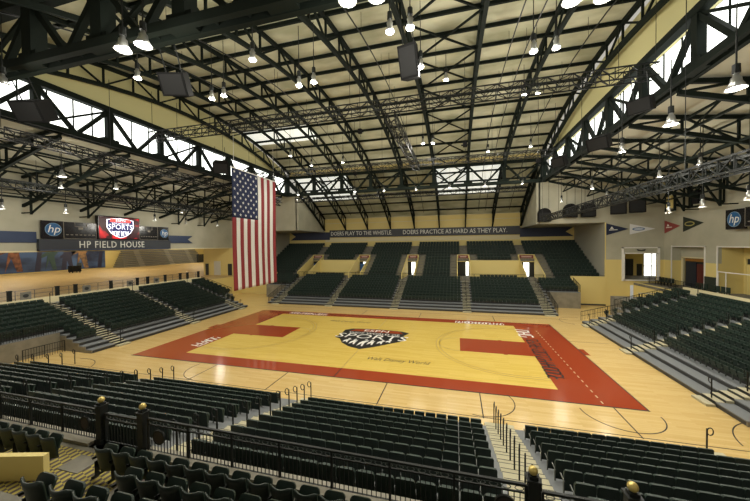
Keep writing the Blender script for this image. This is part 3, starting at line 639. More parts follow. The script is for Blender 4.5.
for i, (v0, v1) in enumerate(voms):
    b = MB(); b.box(v0+.2, v1-.2, VB-.08, VB, 6.55, 7.1, 0); b.box(v0+.5, v1-.5, VB-.1, VB-.08, 6.7, 6.95, 1)
    tag(b.build('section_sign', [mat('sign_maroon', (.16, .03, .025), .6), mat('sign_pale', (.45, .30, .26), .6)]), 'small maroon sign above the far stand doorway, %s from the flag' % ORD[i], 'sign', 'doorway signs')
UPB = [(-29, -21.6, 0), (-17.0, -11.4, 1), (-7.0, -1.9, 0), (2.6, 7.3, 0), (11.7, 17.6, 1), (22.6, 29, 0)]
TOPB = [(-29, -19.9), (-18.5, -10.0), (-8.5, -.4), (.9, 8.9), (10.2, 18.6), (20.0, 29)]
for r in range(13):
    z = ZF+r*RU; yb = YF+r*TU+.7
    if r < 8:
        for bi, (a, b_, short) in enumerate(UPB):
            if short and 0 < r < 6: continue
            fill_row(a, b_, lambda x, i, n: SEATS.append((x, yb, z, PI, 'up', 30+bi, r, i, n)), .56)
    else:
        for bi, (a, b_) in enumerate(TOPB): fill_row(a, b_, lambda x, i, n: SEATS.append((x, yb, z, PI, 'up', 40+bi, r, i, n)), .56)
for i, (a, b_) in enumerate([(-21.5, -20.4), (-11.3, -10.4), (-8.0, -7.1), (-1.8, -.8), (1.5, 2.5), (7.4, 8.3), (10.6, 11.6), (17.7, 18.5), (21.3, 22.5)]):
    m = MB()
    for r in range(0 if i not in (1, 6, 7) else 6, 8):
        z = ZF+r*RU; y0 = YF+r*TU; m.box(a, b_, y0-.02, y0+.45, z, z+.012); m.box(a, b_, y0+.45, y0+TU, z, z+RU*.5)
    o = m.build('aisle_stair', mat('stair_tan%d' % i, (.20, .18, .12), .7)); tag(o, 'narrow tan stair between upper seats below the banner, %s from the flag' % ORD[i], 'stairs', 'upper far stairs')

# near upper stand
NZ = 3.3; NT, NR = .97, .45; NY = -22.45
b = MB()
b.box(-30, 30, -23.95, -22.0, 3.0, NZ); b.box(-30, 30, -22.35, -22.0, 1.0, NZ)
b.box(-30, -.0, -25.9, -23.9, 3.0, NZ-.01)
for r in range(1, 6):
    y1 = NY-r*NT-.05; x0 = 1.2 if r < 4 else -30
    b.box(x0, 30, y1-NT, y1, 2.9, NZ+r*NR)
b.box(.55, 1.2, -27, -23.4, 3.0, NZ+.2)
struct(b.build('floor_upper_stand_near', CONC))
m = mat('carpet', (.2, .17, .15), .95)
nt = m.node_tree; bs = nt.nodes['Principled BSDF']; tc = nt.nodes.new('ShaderNodeTexCoord'); mp = nt.nodes.new('ShaderNodeMapping'); mp.inputs['Rotation'].default_value = (0, 0, .5)
br = nt.nodes.new('ShaderNodeTexBrick'); br.inputs['Scale'].default_value = 1; br.inputs['Brick Width'].default_value = .085; br.inputs['Row Height'].default_value = .17; br.inputs['Mortar Size'].default_value = .006; br.offset = 0; br.squash = 1
ck = nt.nodes.new('ShaderNodeTexChecker'); mp2 = nt.nodes.new('ShaderNodeMapping'); mp2.inputs['Scale'].default_value = (10.5, 5, 1); mp2.inputs['Rotation'].default_value = (0, 0, .15); ck.inputs['Scale'].default_value = 1
ck.inputs['Color1'].default_value = (.40, .33, .07, 1); ck.inputs['Color2'].default_value = (.085, .065, .06, 1)
nt.links.new(tc.outputs['Object'], mp2.inputs[0]); nt.links.new(mp2.outputs[0], ck.inputs['Vector']); nt.links.new(ck.outputs[0], bs.inputs['Base Color'])
b = MB(); b.box(-8, 1.15, -25.8, -22.5, NZ, NZ+.012); o = tag(b.build('carpet', m), 'patterned yellow and brown carpet on the landing behind the gate', 'carpet')
b = MB(); b.plate([(-9, -25.42, NZ+.012), (-1.75, -23.42, NZ+.012), (-1.71, -23.56, NZ+.012), (-8.96, -25.56, NZ+.012)], (0, 0, .62)); o = tag(b.build('parapet_block', YEL), 'plain yellow low wall block standing on the patterned carpet', 'low wall')
b = MB(); b.box(-1.9, -1.15, -23.2, -22.65, NZ+.012, NZ+.03); tag(b.build('floor_ramp_plate', CONC), 'plain grey landing plate beside the yellow low wall', 'floor plate')
# near upper seats
NAR = [(-.72, 7.6, 0), (1.45, 9.0, 1), (1.3, 9.0, 2), (1.2, 9.0, 3)]
for (a, b_, r) in NAR:
    fill_row(a, b_+ (6 if r else 6.5), lambda x, i, n: SEATS.append((x, -23.15-r*NT, NZ+r*NR, 0, 'near', 50, r, i, n)), .56)
fill_row(-8.4, -1.75, lambda x, i, n: SEATS.append((x, -23.18, NZ, 0, 'near', 51, 0, n-1-i, n)), .56)
fill_row(-1.15, -.55, lambda x, i, n: SEATS.append((x, -25.09, NZ+.9, 0, 'near', 52, 2, 4, n)), .56)
fill_row(.7, 1.28, lambda x, i, n: SEATS.append((x, -25.09, NZ+.9, 0, 'near', 52, 2, n-1-i, n)), .56)
b = MB(); b.box(-8, 1.2, -26.4, -24.75, 3.2, NZ+.9); struct(b.build('floor_upper_stand_near_left', CONC))

# ------------------------------------------------------------------ seat meshes
def back_near():
    b = MB(); nx, nz = 8, 5; vs = []
    for side in (0, 1):
        for j in range(nz+1):
            for i in range(nx+1):
                u = i/nx*2-1; v = j/nz
                x = u*.262*(1-.10*(1-v)); bow = .10*u*u; z = .22+.60*v+(.045*u*u if j == nz else 0)-(.05 if (j == nz and abs(u) > .95) else 0)
                y = -.02+bow-.10*v+(.035 if side else 0); vs.append((x, y, z))
    M = (nx+1)*(nz+1); fs = []
    for j in range(nz):
        for i in range(nx):
            a = j*(nx+1)+i; fs.append((a, a+1, a+nx+2, a+nx+1)); fs.append((M+a, M+a+nx+1, M+a+nx+2, M+a+1))
    for i in range(nx): fs.append((i, M+i, M+i+1, i+1)); t = nz*(nx+1)+i; fs.append((t, t+1, M+t+1, M+t))
    for j in range(nz): a = j*(nx+1); fs.append((a, a+nx+1, M+a+nx+1, M+a)); a += nx; fs.append((a, M+a, M+a+nx+1, a+nx+1))
    b.add(vs, fs); return b
def pan(w, l, t, a, y0, z0, n=5):
    """rounded seat pan hinged at (y0,z0), raised by angle a"""
    out = [(-w/2, 0), (w/2, 0), (w/2, l*.62)]+[(w/2-.09+.09*math.cos(q), l-.09+.09*math.sin(q)) for q in (0.2, .8, 1.35)]+[(-(w/2-.09)-.09*math.cos(q), l-.09+.09*math.sin(q)) for q in (1.35, .8, .2)]+[(-w/2, l*.62)]
    b = MB(); ca, sa = math.cos(a), math.sin(a)
    b.plate([(x, y0+y*ca, z0+y*sa) for x, y in out], (0, -sa*t, ca*t)); return b
seat_parts = {}
def make_seat(kind):
    e = empty('stadium_seat', (0, 0, 0))
    if kind == 'near':
        back_near().build('backrest', SEATG, e, True)
        pan(.45, .38, .045, 1.15, .10, .40).build('seat_pan', SEATF, e)
        b = MB(); b.box(-.275, -.245, -.10, .22, .0, .08)
        b.box(-.27, -.25, -.02, .08, .05, .42); b.plate([(-.275, -.08, .56), (-.275, .20, .52), (-.275, .24, .50), (-.275, .2, .47), (-.275, -.06, .50)], (.03, 0, 0)); b.build('side_frame', BLACK, e)
    elif kind == 'low':
        b = MB(); w = .235
        out = [(-w, .26), (w, .26), (w, .81), (w-.03, .85), (-w+.03, .85), (-w, .81)]
        b.plate([(x, .0-.03*((z-.36)/.5), z) for x, z in out], (0, .055, 0)); b.build('backrest', SEATM, e)
        pan(.43, .36, .06, 1.42, .10, .42).build('seat_pan', SEATM, e)
        b = MB(); b.box(-.25, -.225, -.02, .05, .0, .55); b.box(-.25, -.225, -.05, .30, .53, .56); b.build('side_frame', FRAME, e)
    return e
near_p = make_seat('near'); low_p = make_seat('low')
ins = []
rest = []
for s in SEATS:
    p = project(s[0], s[1], s[2]+.6)
    if p and -25 < p[0] < 775 and -10 < p[1] < 530 and s[3] == 0:
        ins.append((p[2]*(.9 if s[4] == 'near' else 1), s))
    elif p and -60 < p[0] < 820 and p[1] < 560: rest.append(s)
ins.sort(key=lambda q: q[0])
indiv = [q[1] for q in ins[:300]]; rest += [q[1] for q in ins[300:]]
used = {'near': False, 'low': False}
BN = {0: 'beyond the farthest near aisle', 1: 'left of the middle near aisle', 2: 'in the middle near block', 3: 'right of the railed stairway'}
for (x, y, z, rz, kind, bl, r, i, n) in indiv:
    proto = near_p if kind == 'near' else low_p
    if kind == 'near':
        if bl == 50: lab = 'moulded green seat above the railing, %s row back, %s from carpet end' % (ORD[r], ORD[i]); g = 'upper seats behind the near railing'
        elif bl == 51: lab = 'dark green moulded seat left of the gate posts, %s from the row end' % ORD[i]; g = 'upper seats left of the gate'
        else: lab = 'moulded green seat past the carpet in the corner, %s from the row end' % ORD[i]; g = 'upper seats beyond the carpet'
    else:
        lab = 'folding seat %s, %s row down, %s from left' % (BN[bl], ORD[9-r], ORD[i]); g = 'bleacher seats below the near railing'
        if r == 9: lab = 'folding seat %s, topmost row, %s from left' % (BN[bl], ORD[i])
    o = proto if not used[kind] else dup(proto, (x, y, z), rz)
    o.location = (x, y, z); o.rotation_euler = (0, 0, rz); used[kind] = True
    tag(o, lab, 'seat', g)
# the remaining seats, one mass
b = MB()
def seat_simple(b, x, y, z, rz, up):
    c, s = math.cos(rz), math.sin(rz); w = .225 if not up else .255; zt = z+.85
    def bx(x0, x1, y0, y1, z0, z1, sl=0, mi=0):
        vs = []
        for zz, sh in ((z0, 0), (z1, sl)):
            for yy in (y0, y1):
                for xx in (x0, x1): vs.append((x+xx*c-(yy+sh)*s, y+xx*s+(yy+sh)*c, z+zz))
        b.add(vs, [(0, 2, 3, 1), (4, 5, 7, 6), (0, 1, 5, 4), (2, 6, 7, 3), (0, 4, 6, 2), (1, 3, 7, 5)], mi)
    bx(-w, w, 0, .05, .28, .85, -.05); bx(-w+.02, w-.02, .08, .15, .38, .74, .08); bx(-w-.025, -w, -.02, .25, .50, .56, 0, 1); bx(-w-.02, -w, -.02, .06, 0, .5, 0, 1)
for (x, y, z, rz, kind, *_r) in rest: seat_simple(b, x, y, z, rz, kind == 'up')
o = b.build('stadium_seats', [SEATM, FRAME]); tag(o, 'all the remaining rows of dark green folding seats around the court', 'seats', None, 'stuff')
print('SEATS', len(SEATS), 'indiv', len(indiv), 'rest', len(rest))

# ------------------------------------------------------------------ railings
def railing(name, p, q, label, zt=.98, posts=1.45, bal=.11, thick=.03, group=None, frieze=True):
    p = Vector(p); q = Vector(q); Lg = (q-p).length; n = max(1, round(Lg/posts)); d = (q-p)/n
    e = empty(name, tuple(p), 0, label, 'railing', group); q_ = q-p
    m = MB(); m.bar((0, 0, zt), tuple(q_+Vector((0, 0, zt))), .06, .05); m.build('top_rail', BLACK, e)
    m = MB(); m.bar((0, 0, .09), tuple(q_+Vector((0, 0, .09))), .04, .03)
    if frieze: m.bar((0, 0, zt-.16), tuple(q_+Vector((0, 0, zt-.16))), .03, .03)
    m.build('lower_rail', BLACK, e)
    for i in range(n+1):
        t = d*i; m = MB(); m.bar(tuple(t), tuple(t+Vector((0, 0, zt))), .05); m.build('post', BLACK, e)
    m = MB(); k_ = int(Lg/bal)
    top = zt-.16 if frieze else zt
    for i in range(1, k_): t = q_*(i/k_); m.bar(tuple(t+Vector((0, 0, .09))), tuple(t+Vector((0, 0, top))), .016)
    m.build('balusters', BLACK, e)
    if frieze:
        m = MB(); k_ = int(Lg/.24); ux = q_.normalized()
        for i in range(k_):
            c = q_*((i+.5)/k_)+Vector((0, 0, zt-.085)); pts = [tuple(c+ux*(.085*math.cos(t))+Vector((0, 0, .045*math.sin(t)))) for t in [2*PI*j/8 for j in range(9)]]; m.tube(pts, .011, 4)
        m.build('scroll_frieze', FRAME, e)
    return e
railing('guard_railing', (-12.5, -22.1, NZ), (-2.15, -22.1, NZ), 'black baluster railing left of the two gold-topped gate posts')
railing('gate', (-1.8, -22.1, NZ), (-.5, -22.1, NZ), 'black scrolled gate section between the two gold-topped posts', .9)
railing('guard_railing', (-.15, -22.1, NZ), (9.6, -22.1, NZ), 'long black baluster railing between the gate and the middle stairway post')
railing('gate', (9.9, -22.1, NZ), (11.25, -22.1, NZ), 'black scrolled gate section at the head of the stairway', .9)
railing('guard_railing', (11.6, -22.1, NZ), (19, -22.1, NZ), 'black baluster railing right of the rightmost gold-topped post')
railing('guard_railing', (-29, 22.38, 3.35), (29, 22.38, 3.35), 'dark baluster railing in front of the upper seats under the banner', .95, 2, .16, .03, None, False)
b = MB(); b.box(-30, -2.15, -22.35, -21.95, NZ, NZ+.1); b.box(-.2, 9.6, -22.35, -21.95, NZ, NZ+.1); b.box(11.6, 30, -22.35, -21.95, NZ, NZ+.1); struct(b.build('trim_kerb', mat('kerb_concrete', (.26, .24, .19), .8)))
for x, lab in ((-1.95, 'left post of the gate by the carpet'), (-.35, 'right post of the gate by the carpet'), (9.73, 'left post at the head of the stairway'), (11.4, 'right post at the head of the stairway')):
    e = empty('gate_post', (x, -22.1, NZ), 0, 'black post with gold ball, '+lab, 'post', 'gold-topped gate posts')
    m = MB(); m.box(-.10, .10, -.10, .10, 0, 1.12); m.box(-.12, .12, -.12, .12, 0, .14); m.build('shaft', BLACK, e)
    m = MB(); m.box(-.13, .13, -.13, .13, 1.12, 1.16); m.box(-.08, .08, -.08, .08, 1.16, 1.22); m.build('cap', BLACK, e)
    m = MB(); m.lathe([(.001, -.09)]+[(.09*math.cos(t), .09*math.sin(t)) for t in [-PI/2+PI*i/8 for i in range(1, 8)]]+[(.001, .09)], (0, 0, 1.30), 14); m.build('ball', GOLD, e, True)
for x, lab in ((-2.55, 'left of the gate posts'), (.3, 'right of the gate posts'), (9.2, 'just left of the stairway gate')):
    e = empty('round_medallion', (x, -22.16, NZ+.55), 0, 'dark round medallion on the railing, '+lab, 'medallion', 'railing medallions')
    m = MB(); m.lathe([(.001, .02), (.16, .02), (.16, -.02), (.001, -.02)], (0, 0, 0), 18); o = m.build('disc', mat('medallion_brown', (.02, .010, .010), .5), e); o.rotation_euler = (PI/2, 0, 0)
    m = MB(); m.lathe([(.16, .03), (.20, .03), (.20, -.03), (.16, -.03)], (0, 0, 0), 18); o = m.build('rim', BLACK, e); o.rotation_euler = (PI/2, 0, 0)

# aisle hand rails (posts with a loop on top)
def loop_post(h=1.1, sg=1):
    m = MB(); m.bar((0, 0, 0), (0, 0, h), .045)
    pts = [(sg*.11*(1+math.cos(t)), 0, h-.12+.16*math.sin(t)) for t in [PI-2*PI*i/12 for i in range(12)]]
    m.tube(pts, .022, 5); return m
lps = {1: loop_post(1.1, 1).build('aisle_handrail', BLACK), -1: loop_post(1.1, -1).build('aisle_handrail', BLACK)}
used_h = set()
HR = []
for ai, (xc, nm) in enumerate(((-10.1, 'farthest left near aisle'), (0, 'middle near aisle'), (10.05, 'railed stairway of pale steps'), (18.6, 'aisle at the right corner'), (-20.8, 'aisle at the left corner'))):
    for r in ([0] if ai == 3 else range(0, 12) if ai < 3 else range(-1, 4)):
        y = -12.55-.8*r; k_ = math.floor((-y-13.0)/TR)
        HR.append((xc, y, 0 if k_ < 0 else min(2.7, .25*(k_+1)-.05), 1.35 if ai == 2 else 0, 'looped handrail post, %s, %s from the court' % (nm, ORD[r+1]), 'near aisle handrails'))
for s in (-1, 1):
    for (a0, a1) in SA:
        for r in range(0, 13, 2): HR.append((s*(22.3+.79*r if s < 0 else 22.15+.79*r), (a0+a1)/2, .27*(r+1), (PI/2 if s > 0 else -PI/2), 'looped handrail post, %s bleacher, %s up, %s aisle from the far end' % ('scoreboard-side' if s < 0 else 'pennant-side', ORD[r//2], ['third', 'second', 'first'][SA.index((a0, a1))]), 'side aisle handrails'))
for (a0, a1) in FA:
    for r in range(1, 11, 2): HR.append(((a0+a1)/2, 13.85+.79*r, .28*(r+1), PI, 'looped handrail post across the court, %s aisle from the flag, %s up' % (ORD[FA.index((a0, a1))], ORD[r//2]), 'far aisle handrails'))
for (x, y, z, rz, lab, g) in HR:
    sg = 1 if x > 9 else -1; o = lps[sg] if sg not in used_h else lps[sg].copy()
    if sg in used_h: COL.objects.link(o)
    used_h.add(sg); o.location = (x, y, z); o.rotation_euler = (0, 0, rz); tag(o, lab, 'handrail', g)
# end railings
def endrail(pts, label):
    e = empty('end_railing', pts[0], 0, label, 'railing', None); p0 = Vector(pts[0]); m = MB(); k_ = MB()
    P_ = [Vector(p)-p0 for p in pts]
    for i in range(len(P_)-1):
        m.bar(P_[i]+Vector((0, 0, 1)), P_[i+1]+Vector((0, 0, 1)), .045); m.bar(P_[i]+Vector((0, 0, .5)), P_[i+1]+Vector((0, 0, .5)), .025)
        n = max(1, int((P_[i+1]-P_[i]).length/.16))
        for j in range(n+1): t = P_[i]+(P_[i+1]-P_[i])*j/n; k_.bar(t, t+Vector((0, 0, 1)), .018 if j % 8 else .045)
    m.build('rail', BLACK, e); k_.build('balusters', BLACK, e)
endrail([(20.5, 13.9, .28), (20.5, 19.2, 1.96)], 'black stepped end railing at the right side of the far bleacher')
endrail([(24.8, 19.3, 2.24), (24.8, 22.2, 3.1)], 'black short railing on the raised box end right of the far bleacher')
endrail([(-20.8, 13.9, .28), (-20.8, 19.2, 1.96)], 'black stepped end railing beside the bottom of the flag')
endrail([(25.8, 12.25, 1.5), (31.8, 12.25, 3.25)], 'black sloping railing at the far end of the right bleacher')
endrail([(21.9, 10.65, .3), (25.6, 10.65, 1.3)], 'low black railing beside the far end steps of the right bleacher')
endrail([(-32.2, 12.3, 3.25), (-26.4, 12.3, 1.5)], 'black sloping railing at the far end of the scoreboard-side bleacher')
endrail([(-26.2, -15.9, 1.5), (-26.2, -9.8, 1.5)], 'black railing along the front of the raised left corner seats')
endrail([(-25.2, -12.6, 0), (-25.2, -9.9, 0)], 'low black railing on the floor in front of the left grey box')
endrail([(34.0, 12.6, 3.4), (34.0, 22, 3.4)], 'thin dark railing along the right concourse by the doorway wall')

# ------------------------------------------------------------------ flag
e = empty('hanging_flag', (-15, 0, 0), 0, 'huge red white and blue striped flag with stars hanging from the roof', 'flag')
FY0, FY1, FZ0, FZ1 = -.9, 7.3, 4.3, 17.6
def fx(y, z): t = (FZ1-z)/(FZ1-FZ0); return (.02+.05*t)*math.sin((y+.9)*1.5+.6)+.04*math.sin(z*.5)
nY, nZ = 52, 40
for st in list(range(13))+[-1]:
    m = MB()
    for i in (range(st*4, st*4+4) if st >= 0 else range(28)):
        for j in range(nZ):
            if (st < 0) != (i < 28 and j >= 24): continue
            y0 = FY0+(FY1-FY0)*i/nY; y1 = FY0+(FY1-FY0)*(i+1)/nY; z0 = FZ0+(FZ1-FZ0)*j/nZ; z1 = FZ0+(FZ1-FZ0)*(j+1)/nZ
            m.add([(fx(y0, z0), y0, z0), (fx(y1, z0), y1, z0), (fx(y1, z1), y1, z1), (fx(y0, z1), y0, z1)], [(0, 1, 2, 3)])
    o = m.build('blue_canton' if st < 0 else ('white_stripe' if st % 2 else 'red_stripe'), FABB if st < 0 else (FABW if st % 2 else FABR), e, True)
    import bmesh; bb = bmesh.new(); bb.from_mesh(o.data); bmesh.ops.remove_doubles(bb, verts=bb.verts, dist=.001); bb.to_mesh(o.data); bb.free()
    md = o.modifiers.new('thick', 'SOLIDIFY'); md.thickness = .01; md.offset = 0
m = MB(); cy1 = FY0+(FY1-FY0)*7/13; cz0 = FZ0+(FZ1-FZ0)*.60
for a in range(9):
    for c in range(11):
        if (a+c) % 2: continue
        y = FY0+(cy1-FY0)*(a+.75)/9.5; z = cz0+(FZ1-cz0)*(c+.75)/11.5; R = .20
        for off in (-.04, .04):
            pts = [(fx(y, z)+off, y+(R if k_ % 2 == 0 else R*.42)*math.sin(k_*PI/5), z+(R if k_ % 2 == 0 else R*.42)*math.cos(k_*PI/5)) for k_ in range(10)]
            m.poly(pts if off > 0 else pts[::-1])
m.build('stars', FABW, e)
m = MB(); m.bar((0, FY0-.1, FZ1+.05), (0, FY1+.1, FZ1+.05), .09); m.bar((0, FY0+.4, FZ1), (0, FY0+.4, 22), .025); m.bar((0, FY1-.4, FZ1), (0, FY1-.4, 22), .025); m.build('hanging_bar', WHITE, e)

# ------------------------------------------------------------------ far banner with lettering
e = empty('wall_banner', (0, 34.3, 11.3), 0, 'long dark banner with pale capital lettering across the far wall', 'banner')
MB().box(-18.9, 19.9, -.15, 0, .15-.6, 1.15).build('lettered_panel', SIGNG, e)
for x0, x1, tail in ((-18.9, -28.6, -1), (19.9, 28.9, 1)):
    m = MB(); m.plate([(x0, -.08, -.95), (x1, -.08, -.95), (x1-tail*1.3, -.08, -.1), (x1, -.08, .75), (x0, -.08, .75)], (0, .08, 0)); m.build('ribbon_tail', NAVY, e)
text('lettering', 'DOERS PLAY TO THE WHISTLE.', 1.22, LETTER, e, (-11.66, -.17, .36), (PI/2, 0, 0), .01, sx=.81)
text('lettering', 'DOERS PRACTICE AS HARD AS THEY PLAY.', 1.22, LETTER, e, (7.6, -.17, .36), (PI/2, 0, 0), .01, sx=.86)

# ------------------------------------------------------------------ scoreboards
def hp_disc(e, loc, rz, R):
    q = empty('logo_panel', loc, 0); q.parent = e; q.rotation_euler = (PI/2, 0, rz)
    m = MB(); m.lathe([(.001, .03), (R, .03), (R, 0)], (0, 0, 0), 28); m.build('disc', LBLUE, q)
    m = MB(); m.lathe([(R, .035), (R*1.06, .035), (R*1.06, 0)], (0, 0, 0), 28); m.build('ring', mat('logo_ring', (.25, .38, .5), .4), q)
    text('lettering', 'hp', R*1.75, WHITE, q, (0, .05*R, .05), (0, 0, 0), .005, shear=.25, sx=.95)
def scorepanel(e, y0, y1, z0, z1, s):
    m = MB(); m.box(-.15, 0, y0, y1, z0, z1); m.build('cabinet', SCR, e)
    f = MB(); t = .05; cy = (y0+y1)/2; w = (y1-y0)
    for (a, c, d, g) in ((y0, y1, z0, z0+t), (y0, y1, z1-t, z1), (y0, y0+t, z0, z1), (y1-t, y1, z0, z1), (cy-w*.18, cy+w*.18, z1-.55, z1-.5), (cy-w*.18, cy-w*.18+t, z1-.55, z1), (cy+w*.18-t, cy+w*.18, z1-.55, z1), (cy-w*.07, cy+w*.07, z1-.85, z1-.6)): f.box(0 if s > 0 else -.17, .02 if s > 0 else -.15, a, c, d, g)
    for i in range(7): a = y0+w*(.07+.13*i); f.box(0 if s > 0 else -.17, .02 if s > 0 else -.15, a, a+w*.075, z0+.42, z0+.52)
    f.build('outline_marks', mat('outline_grey', (.22, .20, .16), .5), e)
e = empty('scoreboard', (-34.5, 0, 0), 0, 'wide scoreboard with video screen above charcoal lettered beam on the left wall', 'scoreboard')
MB().box(-.4, 0, -6.6, 8.8, 8.87, 10.15).build('lettered_beam', SIGNG, e)
MB().box(-.42, .03, -6.6, 8.8, 8.87, 8.97).build('blue_edge', BLUEB, e)
text('lettering', 'HP FIELD HOUSE', 1.18, LETTER, e, (.03, .8, 9.5), (PI/2, 0, PI/2), .02, sx=.80, space=1.12)
scorepanel(e, -4.5, -1.2, 10.2, 12.15, 1)
MB().box(-.15, 0, -6.4, -4.55, 10.2, 12.15).build('logo_cabinet', SCR, e); hp_disc(e, (.02, -5.4, 11.2), PI/2, .68)
scorepanel(e, 4.05, 6.75, 10.2, 12.15, 1)
MB().box(-.15, 0, 6.8, 8.5, 10.2, 12.15).build('logo_cabinet', SCR, e); hp_disc(e, (.02, 7.75, 11.2), PI/2, .6)
sc = MB(); sc.box(-.4, .1, -1.1, 4.0, 10.2, 13.15); sc = sc.build('video_screen', SCR, e)
redm = mat('screen_red', (.75, .01, .015), .4, 0, .8)
nt = redm.node_tree; bs = nt.nodes['Principled BSDF']; tc = nt.nodes.new('ShaderNodeTexCoord'); nz_ = nt.nodes.new('ShaderNodeTexNoise'); nz_.inputs['Scale'].default_value = .55; nz_.inputs['Detail'].default_value = 2
cr = nt.nodes.new('ShaderNodeValToRGB'); cr.color_ramp.elements[0].position = .5; cr.color_ramp.elements[1].position = .66; cr.color_ramp.elements[0].color = (.02, .0, .002, 1); cr.color_ramp.elements[1].color = (.8, .01, .015, 1)
nt.links.new(tc.outputs['Object'], nz_.inputs['Vector']); nt.links.new(nz_.outputs['Fac'], cr.inputs['Fac']); nt.links.new(cr.outputs[0], bs.inputs['Emission Color']); nt.links.new(cr.outputs[0], bs.inputs['Base Color'])
m = MB(); m.box(.1, .12, -1.0, 3.9, 10.3, 13.05); m.build('picture', redm, sc)
EW = mat('screen_white', (.9, .92, 1), .4, 0, 1.0); EN = mat('screen_navy', (.02, .02, .12), .4, 0, .5); ER = mat('screen_bright_red', (.9, .06, .05), .4, 0, 1.0)
def shield(z, k_, cx=1.5): return [(z, cx+a*k_, 11.75+c*k_*.95) for a, c in [(-1.65, 1.05), (-.9, 1.2), (0, 1.28), (.9, 1.2), (1.65, 1.05), (1.68, 0), (1.25, -.75), (.6, -1.25), (0, -1.45), (-.6, -1.25), (-1.25, -.75), (-1.68, 0)]]
MB().plate(shield(.12, 1.0), (.01, 0, 0)).build('shield_outline', EW, sc); MB().plate(shield(.131, .93), (.01, 0, 0)).build('shield_field', EN, sc)
MB().plate([(.142, .2, 12.45), (.142, 2.8, 12.45), (.142, 2.7, 12.82), (.142, 1.5, 12.88), (.142, .3, 12.82)], (.01, 0, 0)).build('top_band', ER, sc)
text('lettering', 'ESPN', .42, EW, sc, (.16, 1.5, 12.65), (PI/2, 0, PI/2), .004, sx=1.3)
text('lettering', 'WIDE WORLD OF', .28, EW, sc, (.16, 1.5, 12.28), (PI/2, 0, PI/2), .004, sx=.95)
text('lettering', 'SPORTS', .95, EW, sc, (.16, 1.5, 11.8), (PI/2, 0, PI/2), .004, sx=.92)
m = MB()
for y, z, h in ((.65, 11.05, .5), (1.15, 10.95, .75), (1.75, 10.95, .75), (2.3, 11.05, .5)):
    m.plate([(.142, y-.2, z-h/2), (.142, y, z-.1), (.142, y+.15, z-h/2), (.142, y+.12, z+.1), (.142, y+.25, z+h/2), (.142, y-.05, z+h/3), (.142, y-.25, z+h/2)], (.01, 0, 0))
m.build('athlete_figures', EW, sc)
# wall ribbon beside the scoreboard
m = MB(); X = -34.95
m.plate([(X, -20, 9.75), (X, -6.6, 9.75), (X, -6.6, 10.9), (X, -20, 10.9)], (.08, 0, 0)); tag(m.build('wall_ribbon', BLUEB), 'dark blue ribbon panel on the wall between the picture edge and scoreboard', 'banner'); m = MB(); m.plate([(X, 8.8, 9.75), (X, 13.3, 9.75), (X, 12.3, 10.35), (X, 13.3, 10.95), (X, 8.8, 10.95)], (.08, 0, 0))
o = m.build('wall_ribbon', BLUEB); tag(o, 'dark blue swallow-tailed ribbon panel between the scoreboard and the flag', 'banner')
e = empty('scoreboard', (35.4, 0, 0), 0, 'tilted dark scoreboard panels with round blue logo on the right wall', 'scoreboard')
m = MB(); m.box(-.15, .1, 9.15, 11.3, 10.3, 12.3); m.build('logo_cabinet', SCR, e); hp_disc(e, (-.17, 10.25, 11.3), -PI/2, .72)
scorepanel(e, 4.8, 9.1, 10.5, 12.4, -1)

# pennants
def pennant(loc, rz, w, h, m_, label, word=None, wm=WHITE, oval=None):
    e = empty('pennant', loc, rz, label, 'pennant', 'wall pennants')
    MB().plate([(0, 0, -h/2), (w, 0, .0), (0, 0, h/2)], (0, .04, 0)).build('cloth', m_, e)
    if oval:
        m = MB(); pts = [(w*.34+w*.25*math.cos(t), -.02, h*.15*math.sin(t)) for t in [2*PI*i/20 for i in range(20)]]; m.plate(pts, (0, .03, 0)); o = m.build('oval_badge', oval, e)
        m = MB(); pts = [(w*.34+w*.20*math.cos(t), -.03, h*.09*math.sin(t)) for t in [2*PI*i/20 for i in range(20)]]; m.plate(pts, (0, .01, 0)); m.build('badge_centre', wm, e)
    if word:
        MB().plate([(w*.16, -.02, h*.03), (w*.34, -.02, h*.03), (w*.30, -.02, h*.10), (w*.24, -.02, h*.22), (w*.19, -.02, h*.10)], (0, .02, 0)).build('emblem', wm, e)
        MB().plate([(w*.12, -.02, -h*.10), (w*.5, -.02, -h*.08), (w*.5, -.02, -h*.02), (w*.12, -.02, -h*.03)], (0, .02, 0)).build('emblem_bar', wm, e)
pennant((29.1, 22.22, 11.0), 0, 2.7, 1.7, NAVY, 'navy blue triangular pennant, nearest the banner on the grey wall', 'HOUSE', LETTER)
pennant((31.95, 22.22, 10.95), 0, 3.0, 1.5, FABW, 'white triangular pennant with blue oval badge, second from the banner', None, mat('badge_pale', (.6, .65, .75), .5), LBLUE)
pennant((35.93, 22.15, 11.15), -PI/2, 3.0, 1.75, PINK, 'red triangular pennant between the white and the dark green ones', 'TEAM', LETTER)
pennant((35.93, 18.6, 11.3), -PI/2, 3.3, 1.9, PGREEN, 'dark green triangular pennant with gold oval, last of the row', None, PGREEN, PGOLD)

